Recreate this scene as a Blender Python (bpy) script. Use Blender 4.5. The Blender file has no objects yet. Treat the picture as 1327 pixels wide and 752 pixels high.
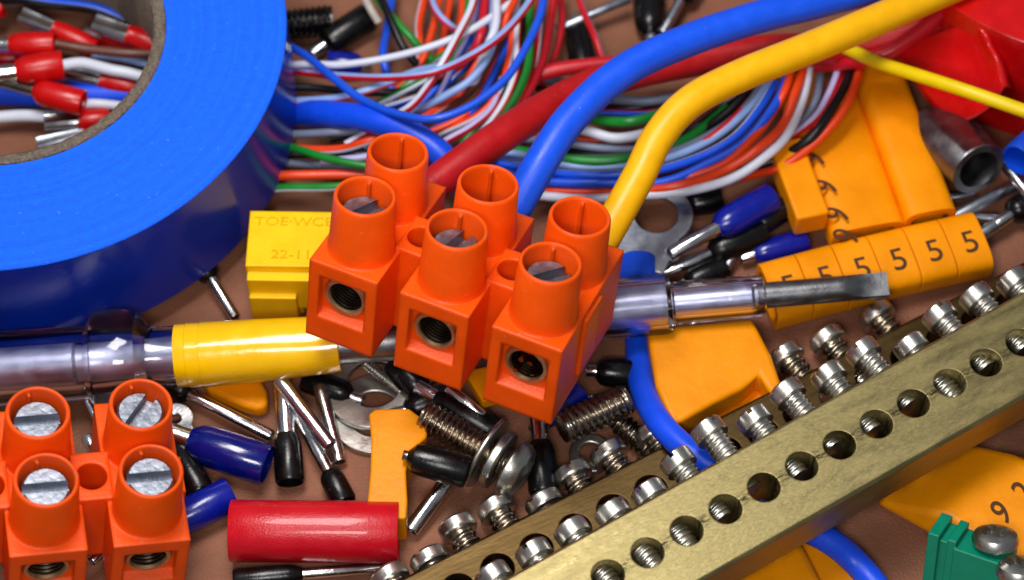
import bpy, bmesh, math, random
import numpy as np
from mathutils import Matrix, Vector
random.seed(7)
# ------------------------------------------------------------------ camera, light, exposure
SC = bpy.context.scene
COL = SC.collection
SC.unit_settings.system = 'METRIC'
SC.unit_settings.scale_length = 0.01          # one unit is one centimetre
F = 3200.0
EL = math.radians(58.0)
DIST = F / 140.0
LOOK = np.array([0, 0, 0.8])
CAM = LOOK + DIST * np.array([0, -math.cos(EL), math.sin(EL)])
FW = np.array([0, math.cos(EL), -math.sin(EL)])
UP = np.array([0, math.sin(EL), math.cos(EL)])
cam = bpy.data.cameras.new('camera')
cam.sensor_width = 36.0
cam.lens = F * 36.0 / 1327.0
cam.clip_start = 0.5
cam.clip_end = 500
cam_o = bpy.data.objects.new('camera', cam)
cam_o.location = CAM
cam_o.rotation_euler = (math.pi / 2 - EL, 0, 0)
COL.objects.link(cam_o)
SC.camera = cam_o


def P(px, py, z):
    """the point of height z that shows at a given spot of the photograph"""
    d = FW + np.array([1., 0, 0]) * ((px - 663.5) / F) - UP * ((py - 376) / F)
    t = (z - CAM[2]) / d[2]
    return Vector(CAM + d * t)


cam.dof.use_dof = True
cam.dof.focus_distance = float((np.array(P(640, 420, 1.5)) - CAM) @ FW)
cam.dof.aperture_fstop = 0.31

W = bpy.data.worlds.new('World')
SC.world = W
W.use_nodes = True
bg = W.node_tree.nodes['Background']
bg.inputs[0].default_value = (0.80, 0.88, 1.0, 1)
bg.inputs[1].default_value = 0.17


def lamp(name, loc, target, sx, sy, power, col):
    l = bpy.data.lights.new(name, 'AREA')
    l.shape = 'RECTANGLE'
    l.size = sx
    l.size_y = sy
    l.energy = power
    l.color = col
    o = bpy.data.objects.new(name, l)
    o.location = loc
    o.rotation_euler = (Vector(target) - Vector(loc)).to_track_quat('-Z', 'Y').to_euler()
    COL.objects.link(o)


lamp('softbox_lamp', (-2.5, 1.5, 18), (0, 0, 0), 8, 5, 2750, (1.0, 0.97, 0.95))
lamp('front_lamp', (-1, -11, 16), (0, 0, 0.5), 5, 3, 1350, (1.0, 0.97, 0.94))
SC.view_settings.view_transform = 'Standard'
SC.view_settings.look = 'None'
SC.view_settings.exposure = 0.0
SC.view_settings.gamma = 1.0
SC.cycles.use_denoising = True
SC.cycles.max_bounces = 10
SC.cycles.transmission_bounces = 10
SC.cycles.caustics_reflective = False
SC.cycles.caustics_refractive = False
SC.cycles.sample_clamp_indirect = 6.0


# ------------------------------------------------------------------ materials
def lin(c):
    return tuple(((v / 255) / 12.92 if v / 255 <= 0.04045 else ((v / 255 + 0.055) / 1.055) ** 2.4) for v in c)


def mat(name, rgb, rough=0.35, metal=0.0, var=0.10, vscale=6.0, bump=0.04, bscale=40.0, bevel=0.0,
        sss=0.0, trans=0.0, ior=1.46, coat=0.0, rvar=0.12, spec=0.5, stretch=(1, 1, 1), scratches=0.0, tint2=None, dust=0.0):
    m = bpy.data.materials.new(name)
    m.use_nodes = True
    nt = m.node_tree
    N = nt.nodes
    Lk = nt.links.new
    b = N['Principled BSDF']
    c = lin(rgb)
    tc = N.new('ShaderNodeTexCoord')
    mp = N.new('ShaderNodeMapping')
    mp.inputs['Scale'].default_value = stretch
    Lk(tc.outputs['Object'], mp.inputs['Vector'])
    n1 = N.new('ShaderNodeTexNoise')
    n1.inputs['Scale'].default_value = vscale
    n1.inputs['Detail'].default_value = 6
    Lk(mp.outputs[0], n1.inputs['Vector'])
    mix = N.new('ShaderNodeMix')
    mix.data_type = 'RGBA'
    c2 = lin(tint2) if tint2 else tuple(min(1, v * (1 + var)) for v in c)
    mix.inputs[6].default_value = (*[v * (1 - var) for v in c], 1)
    mix.inputs[7].default_value = (*c2, 1)
    cr = N.new('ShaderNodeMapRange')
    cr.inputs[1].default_value = 0.32
    cr.inputs[2].default_value = 0.68
    Lk(n1.outputs['Fac'], cr.inputs[0])
    Lk(cr.outputs[0], mix.inputs[0])
    out_col = mix.outputs[2]
    n2 = N.new('ShaderNodeTexNoise')
    n2.inputs['Scale'].default_value = bscale
    n2.inputs['Detail'].default_value = 4
    Lk(mp.outputs[0], n2.inputs['Vector'])
    rr = N.new('ShaderNodeMapRange')
    rr.inputs[1].default_value = 0.3
    rr.inputs[2].default_value = 0.7
    rr.inputs[3].default_value = max(0.02, rough - rvar * rough)
    rr.inputs[4].default_value = min(1, rough + rvar)
    Lk(n1.outputs['Fac'], rr.inputs[0])
    Lk(rr.outputs[0], b.inputs['Roughness'])
    if scratches:
        w = N.new('ShaderNodeTexNoise')
        w.inputs['Scale'].default_value = 9.0
        w.inputs['Detail'].default_value = 8
        w.inputs['Roughness'].default_value = 0.75
        m2 = N.new('ShaderNodeMapping')
        m2.inputs['Scale'].default_value = (0.35, 7, 7)
        Lk(tc.outputs['Object'], m2.inputs['Vector'])
        Lk(m2.outputs[0], w.inputs['Vector'])
        mx = N.new('ShaderNodeMix')
        mx.data_type = 'RGBA'
        mx.blend_type = 'MULTIPLY'
        mr = N.new('ShaderNodeMapRange')
        mr.inputs[1].default_value = 0.35
        mr.inputs[2].default_value = 0.65
        mr.inputs[3].default_value = 1 - scratches
        mr.inputs[4].default_value = 1 + scratches * 0.4
        Lk(w.outputs['Fac'], mr.inputs[0])
        mx.inputs[0].default_value = 1
        Lk(out_col, mx.inputs[6])
        Lk(mr.outputs[0], mx.inputs[7])
        out_col = mx.outputs[2]
    if dust:
        dn = N.new('ShaderNodeTexNoise')
        dn.inputs['Scale'].default_value = 17
        dn.inputs['Detail'].default_value = 5
        dn.inputs['Roughness'].default_value = 0.62
        Lk(tc.outputs['Object'], dn.inputs['Vector'])
        dr_ = N.new('ShaderNodeMapRange')
        dr_.inputs[1].default_value = 0.665
        dr_.inputs[2].default_value = 0.72
        dr_.inputs[4].default_value = dust
        Lk(dn.outputs['Fac'], dr_.inputs[0])
        dm = N.new('ShaderNodeMix')
        dm.data_type = 'RGBA'
        dm.inputs[7].default_value = (0.55, 0.53, 0.5, 1)
        Lk(dr_.outputs[0], dm.inputs[0])
        Lk(out_col, dm.inputs[6])
        out_col = dm.outputs[2]
    Lk(out_col, b.inputs['Base Color'])
    b.inputs['Metallic'].default_value = metal
    b.inputs['IOR'].default_value = ior
    b.inputs['Specular IOR Level'].default_value = spec
    b.inputs['Transmission Weight'].default_value = trans
    b.inputs['Coat Weight'].default_value = coat
    b.inputs['Coat Roughness'].default_value = 0.08
    if sss:
        b.inputs['Subsurface Weight'].default_value = sss
        b.inputs['Subsurface Radius'].default_value = (1.0, 0.35, 0.15)
        b.inputs['Subsurface Scale'].default_value = 0.08
    bp = N.new('ShaderNodeBump')
    bp.inputs['Strength'].default_value = bump
    bp.inputs['Distance'].default_value = 0.05
    Lk(n2.outputs['Fac'], bp.inputs['Height'])
    if bevel:
        bv = N.new('ShaderNodeBevel')
        bv.samples = 6
        bv.inputs['Radius'].default_value = bevel
        Lk(bv.outputs[0], bp.inputs['Normal'])
    Lk(bp.outputs[0], b.inputs['Normal'])
    return m


M = {}
M['orange'] = mat('orange plastic', (240, 84, 8), 0.32, spec=0.3, bevel=0.045, dust=0.16, sss=0.22, var=0.09, vscale=3, bump=0.07, bscale=30)
M['tape_edge'] = mat('blue tape wound edge', (22, 100, 245), 0.60, spec=0.15, dust=0.22, var=0.09, vscale=14, bump=0.22, bscale=45)
M['tape_side'] = mat('glossy blue tape', (9, 46, 172), 0.18, var=0.10, vscale=2, bump=0.03, bscale=6, spec=0.22)
M['card'] = mat('grey cardboard', (132, 118, 105), 0.9, var=0.30, vscale=30, bump=0.9, bscale=70, spec=0.1)
M['blue'] = mat('blue cable sheath', (16, 84, 232), 0.36, dust=0.16, var=0.07, bump=0.05)
M['blue_deep'] = mat('deep blue cable sheath', (18, 78, 236), 0.36, var=0.07, bump=0.05)
M['red'] = mat('red cable sheath', (178, 16, 20), 0.36, dust=0.16, var=0.08, bump=0.05)
M['yellow'] = mat('yellow cable sheath', (250, 182, 0), 0.34, dust=0.16, var=0.06, bump=0.05)
M['lemon'] = mat('lemon thin wire', (232, 200, 0), 0.35, var=0.06)
M['marker'] = mat('amber marker plastic', (246, 148, 0), 0.38, spec=0.25, var=0.11, vscale=2.2, bump=0.10, bscale=14, sss=0.04, dust=0.10)
M['yblock'] = mat('yellow connector plastic', (250, 200, 0), 0.40, spec=0.25, bevel=0.03, var=0.05, sss=0.1)
M['ytape'] = mat('glossy yellow wrapped tape', (250, 194, 2), 0.16, var=0.04, bump=0.10, bscale=7, coat=0.6)
M['ink'] = mat('black printed ink', (74, 40, 8), 0.6, var=0.1)
M['steel'] = mat('bright steel', (196, 194, 186), 0.30, 1.0, var=0.10, bump=0.05, bscale=30)
M['gunmetal'] = mat('blackened steel', (74, 72, 70), 0.22, 1.0, var=0.15)
M['dsteel'] = mat('dark thread steel', (158, 150, 140), 0.20, 1.0, var=0.18, bump=0.05, tint2=(172, 156, 134))
M['blade'] = mat('grey burnished steel', (132, 132, 135), 0.34, 1.0, var=0.12, vscale=8, bump=0.05, bscale=50)
M['rod'] = mat('satin steel rod', (222, 228, 248), 0.36, 1.0, var=0.06, bump=0.05)
M['zinc'] = mat('dull zinc', (180, 186, 196), 0.34, 1.0, var=0.10, vscale=8, bump=0.05, bscale=30)
M['tin'] = mat('tinned metal tube', (222, 222, 224), 0.16, 1.0, var=0.12, bump=0.06)
M['screwhead'] = mat('milled zinc screw top', (152, 158, 170), 0.38, 1.0, var=0.16, vscale=9, bump=0.12, bscale=18)
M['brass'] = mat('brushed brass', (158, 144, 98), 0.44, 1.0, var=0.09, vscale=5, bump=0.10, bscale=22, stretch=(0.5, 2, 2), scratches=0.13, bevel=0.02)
M['brass_dark'] = mat('shaded brass', (88, 70, 42), 0.40, 1.0, var=0.12, vscale=5, bump=0.08, bscale=18, stretch=(0.4, 2, 2), scratches=0.15, bevel=0.02)  # brownish brass, with the weaker light on the rear bar darkened into it
M['brass_ring'] = mat('brass clamp tube', (206, 174, 132), 0.55, 1.0, var=0.15)
M['bore'] = mat('shaded bore', (92, 80, 66), 0.34, 1.0, var=0.2)  # shade of the deep clamp hole put into the metal colour
M['copper'] = mat('bare copper strands', (214, 120, 70), 0.22, 1.0, var=0.1)
M['black'] = mat('black plastic sleeve', (10, 10, 11), 0.22, dust=0.10, var=0.2, bump=0.05)
M['sred'] = mat('red plastic sleeve', (196, 12, 14), 0.24, var=0.07, sss=0.05)
M['navy'] = mat('navy blue plastic sleeve', (8, 24, 140), 0.20, var=0.10, coat=0.3)
M['navy_clear'] = mat('translucent navy sleeve', (8, 22, 128), 0.12, var=0.10, trans=0.35, coat=0.4)
M['redtube'] = mat('satin red sleeving', (196, 10, 30), 0.27, var=0.06, bump=0.14, bscale=60, coat=0.25)
M['redtape'] = mat('glossy red tape', (204, 10, 14), 0.20, var=0.08, bump=0.05, bscale=8, coat=0.3)
M['green'] = mat('green connector plastic', (0, 132, 102), 0.36, bevel=0.025, var=0.06, sss=0.05)
M['clear'] = mat('clear acrylic', (247, 245, 253), 0.05, var=0.02, trans=1.0, ior=1.47, bump=0.04, bscale=5, rvar=0.05)
M['table'] = mat('brown leather board', (138, 90, 68), 0.50, dust=0.22, spec=0.25, var=0.22, vscale=1.6, bump=0.35, bscale=34)
M['white'] = mat('white insulation', (212, 216, 232), 0.32, var=0.04)
M['ltblue'] = mat('pale blue insulation', (140, 170, 226), 0.32, var=0.05)
M['wblue'] = mat('blue insulation', (26, 84, 222), 0.32, var=0.05)
M['wred'] = mat('red insulation', (196, 22, 36), 0.32, var=0.05)
M['worange'] = mat('orange insulation', (232, 66, 18), 0.32, var=0.05)
M['wgreen'] = mat('green insulation', (22, 132, 44), 0.32, var=0.05)
M['wbrown'] = mat('brown insulation', (98, 50, 36), 0.36, var=0.05)
M['wblack'] = mat('black insulation', (16, 16, 20), 0.30, var=0.1)
M['wgrey'] = mat('grey insulation', (112, 122, 146), 0.34, var=0.05)
M['wbeige'] = mat('beige insulation', (186, 176, 166), 0.36, var=0.05)
M['wpink'] = mat('pink insulation', (206, 60, 96), 0.34, var=0.05)
M['wlav'] = mat('lavender insulation', (188, 180, 226), 0.34, var=0.05)


# ------------------------------------------------------------------ mesh helpers
class MB:
    def __init__(self):
        self.v = []
        self.f = []
        self.mi = []

    def add(self, verts, faces, mi=0, mtx=None):
        o = len(self.v)
        for p in verts:
            p = Vector(p)
            if mtx is not None:
                p = mtx @ p
            self.v.append(p)
        for k, f in enumerate(faces):
            self.f.append([i + o for i in f])
            self.mi.append(mi[k] if isinstance(mi, list) else mi)
        return self

    def box(self, a, b, mi=0, mtx=None):
        (x0, y0, z0), (x1, y1, z1) = a, b
        v = [(x0, y0, z0), (x1, y0, z0), (x1, y1, z0), (x0, y1, z0), (x0, y0, z1), (x1, y0, z1), (x1, y1, z1), (x0, y1, z1)]
        f = [(3, 2, 1, 0), (4, 5, 6, 7), (0, 1, 5, 4), (1, 2, 6, 5), (2, 3, 7, 6), (3, 0, 4, 7)]
        return self.add(v, f, mi, mtx)

    def lathe(self, prof, n=32, mi=0, mtx=None, closed=False):
        """profile of (radius, height) turned about local z; closed=True joins last to first"""
        v, f = [], []
        rows = []
        for r, z in prof:
            if r < 1e-6:
                rows.append([len(v)])
                v.append((0, 0, z))
            else:
                s = len(v)
                rows.append(list(range(s, s + n)))
                for k in range(n):
                    a = 2 * math.pi * k / n
                    v.append((r * math.cos(a), r * math.sin(a), z))
        prs = list(zip(rows[:-1], rows[1:]))
        if closed:
            prs.append((rows[-1], rows[0]))
        for A, B in prs:
            for k in range(n):
                q = (k + 1) % n
                if len(A) == 1 and len(B) == 1:
                    continue
                if len(A) == 1:
                    f.append((A[0], B[q], B[k]))
                elif len(B) == 1:
                    f.append((A[k], A[q], B[0]))
                else:
                    f.append((A[k], A[q], B[q], B[k]))
        return self.add(v, f, mi, mtx)

    def prism(self, poly, z0, z1, mi=0, mtx=None):
        n = len(poly)
        ar = sum(poly[i][0] * poly[(i + 1) % n][1] - poly[(i + 1) % n][0] * poly[i][1] for i in range(n))
        if ar < 0:
            poly = poly[::-1]
        v = [(x, y, z0) for x, y in poly] + [(x, y, z1) for x, y in poly]
        f = [tuple(range(n - 1, -1, -1)), tuple(range(n, 2 * n))]
        f += [(i, (i + 1) % n, n + (i + 1) % n, n + i) for i in range(n)]
        return self.add(v, f, mi, mtx)

    def tube(self, pts, r, n=12, mi=0, stripe=None, caps=True):
        pts = [Vector(p) for p in pts]
        m = len(pts)
        v, f, ml = [], [], []
        for i, p in enumerate(pts):
            t = (pts[min(i + 1, m - 1)] - pts[max(i - 1, 0)]).normalized()
            u = Vector((0, 0, 1))
            if abs(t.z) > 0.95:
                u = Vector((0, -1, 0))
            u = (u - t * u.dot(t)).normalized()
            s = t.cross(u)
            rr = r[i] if isinstance(r, (list, tuple)) else r
            for k in range(n):
                a = 2 * math.pi * k / n
                v.append(p + (u * math.cos(a) + s * math.sin(a)) * rr)
        for i in range(m - 1):
            for k in range(n):
                q = (k + 1) % n
                f.append((i * n + k, i * n + q, (i + 1) * n + q, (i + 1) * n + k))
                if stripe:
                    ph, wd, tw = stripe
                    a = (360 * (k + 0.5) / n - ph - tw * i) % 360
                    ml.append(1 if a < wd else mi)
                else:
                    ml.append(mi)
        if caps:
            f.append(tuple(range(n - 1, -1, -1)))
            f.append(tuple((m - 1) * n + k for k in range(n)))
            ml += [mi, mi]
        return self.add(v, f, ml)

    def thread(self, r, depth, pitch, z0, z1, n=28, per=7, mi=0, mtx=None):
        rows = max(4, int((z1 - z0) / pitch * per))
        v, f = [], []
        for i in range(rows + 1):
            z = z0 + (z1 - z0) * i / rows
            for k in range(n):
                a = 2 * math.pi * k / n
                ph = (z / pitch - k / n) % 1.0
                tri = abs(2 * ph - 1)
                fade = min(1, i / per * 0.9, (rows - i) / per * 0.9)
                rad = r - depth * (tri ** 1.2) * fade - (1 - fade) * depth * 0.8
                v.append((rad * math.cos(a), rad * math.sin(a), z))
        for i in range(rows):
            for k in range(n):
                q = (k + 1) % n
                f.append((i * n + k, i * n + q, (i + 1) * n + q, (i + 1) * n + k))
        f.append(tuple(range(n - 1, -1, -1)))
        f.append(tuple(rows * n + k for k in range(n)))
        return self.add(v, f, mi, mtx)

    def mesh(self, name, mats, smooth=35):
        me = bpy.data.meshes.new(name)
        me.from_pydata([tuple(p) for p in self.v], [], self.f)
        for m in mats:
            me.materials.append(m)
        me.polygons.foreach_set('material_index', self.mi)
        me.update()
        if smooth:
            me.shade_smooth()
            me.set_sharp_from_angle(angle=math.radians(smooth))
        return me


def tag(o, label, cat, group=None):
    o['label'] = label
    o['category'] = cat
    if group:
        o['group'] = group
    return o


def ml(m):
    return [M[k] for k in (m if isinstance(m, (list, tuple)) else [m])]


def obj(name, mb, m, parent=None, smooth=35, bevel=0, seg=2):
    """one mesh object; local to its parent, or re-centred on its own base when top-level"""
    if parent is None:
        xs = [p.x for p in mb.v]
        ys = [p.y for p in mb.v]
        base = Vector(((min(xs) + max(xs)) / 2, (min(ys) + max(ys)) / 2, min(p.z for p in mb.v)))
        mb.v = [p - base for p in mb.v]
    me = mb.mesh(name, ml(m), smooth)
    o = bpy.data.objects.new(name, me)
    COL.objects.link(o)
    if parent is None:
        o.location = base
    else:
        o.parent = parent
    if bevel:
        md = o.modifiers.new('bevel', 'BEVEL')
        md.width = bevel
        md.segments = seg
        md.limit_method = 'ANGLE'
        md.angle_limit = math.radians(40)
    return o


def thing(name, label, cat, mtx, group=None):
    o = bpy.data.objects.new(name, None)
    o.empty_display_size = 0.2
    o.matrix_world = mtx
    COL.objects.link(o)
    return tag(o, label, cat, group)


def dup(root, mtx, label):
    r = root.copy()
    COL.objects.link(r)
    r.matrix_world = mtx
    r['label'] = label
    for ch in list(root.children):
        c = ch.copy()
        COL.objects.link(c)
        c.parent = r
        for g in list(ch.children):
            d = g.copy()
            COL.objects.link(d)
            d.parent = c
    return r


def align(p0, p1, roll=0.0):
    """matrix whose origin is p0 and whose z axis runs towards p1 (x axis horizontal)"""
    p0, p1 = Vector(p0), Vector(p1)
    z = (p1 - p0).normalized()
    u = Vector((0, 0, 1)) if abs(z.z) < 0.97 else Vector((0, 1, 0))
    x = u.cross(z).normalized()
    y = z.cross(x)
    m = Matrix((x, y, z)).transposed().to_4x4()
    m.translation = p0
    return m @ Matrix.Rotation(roll, 4, 'Z')


def smooth_pts(pts, k=8):
    pts = [Vector(p) for p in pts]
    if len(pts) < 3:
        return [pts[0].lerp(pts[-1], i / k) for i in range(k + 1)]
    ext = [pts[0] * 2 - pts[1]] + pts + [pts[-1] * 2 - pts[-2]]
    out = []
    for i in range(1, len(ext) - 2):
        a, b, c, d = ext[i - 1], ext[i], ext[i + 1], ext[i + 2]
        for j in range(k):
            t = j / k
            out.append(0.5 * ((2 * b) + (c - a) * t + (2 * a - 5 * b + 4 * c - d) * t * t + (3 * b - a - 3 * c + d) * t ** 3))
    out.append(pts[-1])
    return out


def boolean(mb, cut, name='cut'):
    """mb minus cut (both may hold overlapping closed shells), back as an MB"""
    a = bpy.data.objects.new('a', mb.mesh('a', [], 0))
    b = bpy.data.objects.new('b', cut.mesh('b', [], 0))
    COL.objects.link(a)
    COL.objects.link(b)
    md = a.modifiers.new('b', 'BOOLEAN')
    md.object = b
    md.operation = 'DIFFERENCE'
    md.solver = 'EXACT'
    md.use_self = True
    dg = bpy.context.evaluated_depsgraph_get()
    dg.update()
    me = a.evaluated_get(dg).to_mesh()
    out = MB()
    out.add([v.co.copy() for v in me.vertices], [tuple(p.vertices) for p in me.polygons])
    a.evaluated_get(dg).to_mesh_clear()
    bpy.data.objects.remove(a)
    bpy.data.objects.remove(b)
    return out


def text_mb(s, size, depth=0.006):
    cu = bpy.data.curves.new('t', 'FONT')
    cu.body = s
    cu.size = size
    cu.extrude = depth
    cu.align_x = 'CENTER'
    cu.align_y = 'CENTER'
    o = bpy.data.objects.new('t', cu)
    COL.objects.link(o)
    dg = bpy.context.evaluated_depsgraph_get()
    dg.update()
    me = o.evaluated_get(dg).to_mesh()
    out = MB()
    out.add([v.co.copy() for v in me.vertices], [tuple(p.vertices) for p in me.polygons])
    o.evaluated_get(dg).to_mesh_clear()
    bpy.data.objects.remove(o)
    return out


# ------------------------------------------------------------------ the table
g = MB()
g.box((-60, -60, -2), (60, 60, 0))
o = obj('table_top', g, 'table', smooth=0)
o['kind'] = 'structure'

# ------------------------------------------------------------------ blue tape roll
def winding_lines(m):
    nt = m.node_tree
    N, Lk = nt.nodes, nt.links.new
    b = N['Principled BSDF']
    src = b.inputs['Base Color'].links[0].from_socket
    tc = N.new('ShaderNodeTexCoord')
    mp = N.new('ShaderNodeMapping')
    mp.inputs['Scale'].default_value = (1, 1, 0)
    Lk(tc.outputs['Object'], mp.inputs[0])
    ln = N.new('ShaderNodeVectorMath')
    ln.operation = 'LENGTH'
    Lk(mp.outputs[0], ln.inputs[0])
    mu = N.new('ShaderNodeMath')
    mu.operation = 'MULTIPLY'
    mu.inputs[1].default_value = 14.0
    Lk(ln.outputs['Value'], mu.inputs[0])
    n = N.new('ShaderNodeTexNoise')
    n.noise_dimensions = '1D'
    n.inputs['Scale'].default_value = 1.0
    n.inputs['Detail'].default_value = 4
    n.inputs['Roughness'].default_value = 0.75
    Lk(mu.outputs[0], n.inputs['W'])
    mr = N.new('ShaderNodeMapRange')
    mr.inputs[1].default_value = .3
    mr.inputs[2].default_value = .7
    mr.inputs[3].default_value = .88
    mr.inputs[4].default_value = 1.06
    Lk(n.outputs['Fac'], mr.inputs[0])
    mx = N.new('ShaderNodeMix')
    mx.data_type = 'RGBA'
    mx.blend_type = 'MULTIPLY'
    mx.inputs[0].default_value = 1
    Lk(src, mx.inputs[6])
    Lk(mr.outputs[0], mx.inputs[7])
    Lk(mx.outputs[2], b.inputs['Base Color'])


winding_lines(M['tape_edge'])
TC = Vector((-4.79, 2.36, 0.30))
tp = thing('tape_roll', 'big glossy blue roll of electrical tape with a grey cardboard core', 'tape roll', Matrix.Translation(TC))
b = MB()
b.lathe([(1.505, 0.0), (2.62, 0.0), (2.648, 0.012)], 160, 1)
b.lathe([(2.648, 0.012), (2.652, 0.4), (2.652, 0.9), (2.648, 1.272)], 160, 1)
b.lathe([(2.648, 1.272), (2.64, 1.284), (2.3, 1.287), (1.9, 1.283), (1.505, 1.285), (1.505, 0.0)], 160, 0)
obj('tape_winding', b, ['tape_edge', 'tape_side'], tp, 30)
b = MB()
rr = random.Random(3)
prof = [(1.385, 0.02), (1.50, 0.02), (1.50, 1.30), (1.47, 1.315), (1.42, 1.31), (1.385, 1.29)]
b.lathe(prof, 160, closed=True)
for p in b.v:
    if p.z > 1.2:
        q = 0.012 * math.sin(p.x * 31 + p.y * 17) + rr.uniform(-0.012, 0.014)
        p.z += q
        p.x *= 1 + q * 0.25
        p.y *= 1 + q * 0.25
obj('cardboard_core', b, 'card', tp, 60)


# ------------------------------------------------------------------ terminal blocks
PT, DP, FA, HH, HW, BK = 0.869, 0.671, 0.361, 1.498, 0.326, 1.098
TOPZ = HH - 0.60


def block_mesh():
    a, c = MB(), MB()
    for i in (-1, 0, 1):
        x = i * PT
        a.box((x - HW, -FA, 0), (x + HW, BK, TOPZ + 0.001 * i))
        for y in (0, DP):
            a.lathe([(0, TOPZ - 0.15), (0.305, TOPZ - 0.15), (0.300, TOPZ + 0.02), (0.292, TOPZ + 0.06), (0.272, HH - 0.02), (0.262, HH), (0, HH)], 48, mtx=Matrix.Translation((x, y, 0)))
            c.lathe([(0, TOPZ - 0.25), (0.212, TOPZ - 0.25), (0.232, HH - 0.03), (0.243, HH + 0.01), (0.24, HH + 0.1), (0, HH + 0.1)], 40, mtx=Matrix.Translation((x, y, 0)))
        # clamp opening with a sloped lower lip, front and back
        zc = HH - 0.985
        for s, y0 in ((1, -FA), (-1, BK)):
            poly = [(y0 - s * 0.1, zc - 0.275), (y0, zc - 0.255), (y0 + s * 0.10, zc - 0.215), (y0 + s * 0.10, zc + 0.225), (y0 - s * 0.1, zc + 0.235)]
            v = [(x - 0.225, y, z) for y, z in poly] + [(x + 0.225, y, z) for y, z in poly]
            f = [(0, 1, 2, 3, 4), (9, 8, 7, 6, 5)] + [(k, 5 + k, 5 + (k + 1) % 5, (k + 1) % 5) for k in range(5)]
            if s > 0:
                f = [tuple(reversed(q)) for q in f]
            bm_ = MB().add(v, f)
            c.add(bm_.v, bm_.f)
        mt = Matrix.Translation((x, -FA + 0.05, zc)) @ Matrix.Rotation(-math.pi / 2, 4, 'X')
        c.lathe([(0, 0), (0.203, 0), (0.203, FA + BK - 0.1), (0, FA + BK - 0.1)], 36, mtx=mt)
    for i in (0, 1):
        x = (i - 0.5) * PT
        a.box((x - 0.16, 0.10, 0.004), (x + 0.16, 0.575, HH - 0.56 + 0.002 * i))
        c.lathe([(0, -0.1), (0.135, -0.1), (0.135, HH), (0, HH)], 32, mtx=Matrix.Translation((x, 0.335, 0)))
    for s in (-1, 1):
        x = s * (PT + HW)
        a.box((x - 0.03, 0.16, 0.15), (x + 0.035, 0.52, TOPZ - 0.06))
    r = boolean(a, c)
    # small moulded rib inside every turret
    for i in (-1, 0, 1):
        for y in (0, DP):
            ang = math.radians(105)
            m = Matrix.Translation((i * PT, y, 0)) @ Matrix.Rotation(ang, 4, 'Z')
            r.box((0.19, -0.013, HH - 0.50), (0.236, 0.013, HH - 0.035), mtx=m)
    return r


block_shape = block_mesh()


def slotted_disc(rad, h, sw, sd, dome=0.0):
    a, c = MB(), MB()
    a.lathe([(0, 0), (rad, 0), (rad, h - 0.02), (rad - 0.02, h), (rad * 0.5, h + dome * 0.8), (0, h + dome)], 40)
    c.box((-rad * 1.5, -sw / 2, h - sd), (rad * 1.5, sw / 2, h + 0.2))
    return boolean(a, c)


disc = slotted_disc(0.200, 0.15, 0.10, 0.12)
disc_me = disc.mesh('screw', [M['screwhead']], 30)


def terminal_block(label, mtx, depths, angs):
    t = thing('terminal_block', label, 'terminal block', mtx, 'orange screw terminal blocks')
    me = bpy.data.meshes.get('housing')
    if me is None:
        obj('housing', block_shape, 'orange', t, 28)
    else:
        h = bpy.data.objects.new('housing', me)
        COL.objects.link(h)
        h.parent = t
    k = 0
    for y in (0, DP):
        for i in (-1, 0, 1):
            s = bpy.data.objects.new('screw', disc_me)
            COL.objects.link(s)
            s.parent = t
            s.location = (i * PT, y, HH - depths[k] - .05)
            s.rotation_euler = (0, 0, math.radians(angs[k]))
            k += 1
    for i in (-1, 0, 1):
        b = MB()
        m = Matrix.Translation((i * PT, -FA + 0.075, HH - 0.985)) @ Matrix.Rotation(-math.pi / 2, 4, 'X')
        L = FA + BK - 0.15
        b.lathe([(0.158, 0.03), (0.164, 0), (0.192, 0), (0.200, 0.012), (0.200, L), (0.0, L), (0.0, .46), (.10, .45), (.14, .41)] + [(.150 if q % 2 else .157, .38 - q * .018) for q in range(20)], 36, mtx=m, closed=False)
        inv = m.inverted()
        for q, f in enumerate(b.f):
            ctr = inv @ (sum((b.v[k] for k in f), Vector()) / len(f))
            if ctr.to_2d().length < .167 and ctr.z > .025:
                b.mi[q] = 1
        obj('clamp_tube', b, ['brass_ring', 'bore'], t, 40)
    return t


R1 = Matrix(((0.91529079, 0.39124445, 0.09576298), (-0.40251224, 0.87953919, 0.25376112), (0.01505533, -0.27081099, 0.9625148))).to_4x4()
B1 = Matrix.Translation((-0.469, -0.507, 2.6)) @ R1 @ Matrix.Translation((0, 0, -HH))
terminal_block('orange three-pole terminal block tilted up in the middle with thick cables', B1, [0.27, 0.27, 0.25, 0.47, 0.54, 0.54], [62, 76, 50, 0, 40, 10])
rv = Vector((-0.063, 0.185, 0.207))
Rb = Matrix.Rotation(rv.length, 4, rv.normalized())
B2 = Matrix.Translation((-3.86, -2.60, 1.995)) @ Rb @ Matrix.Translation((0, 0, -HH))
terminal_block('orange terminal block cut off by the lower left corner, bright slotted screws', B2, [0.2, 0.22, 0.20, 0.2, 0.22, 0.21], [-50, 0, 0, 10, 0, 52])


def blk(x, y, z):
    """a point given in the middle block's own measures (z down from the turret rims)"""
    return B1 @ Vector((x, y, HH + z))


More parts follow.
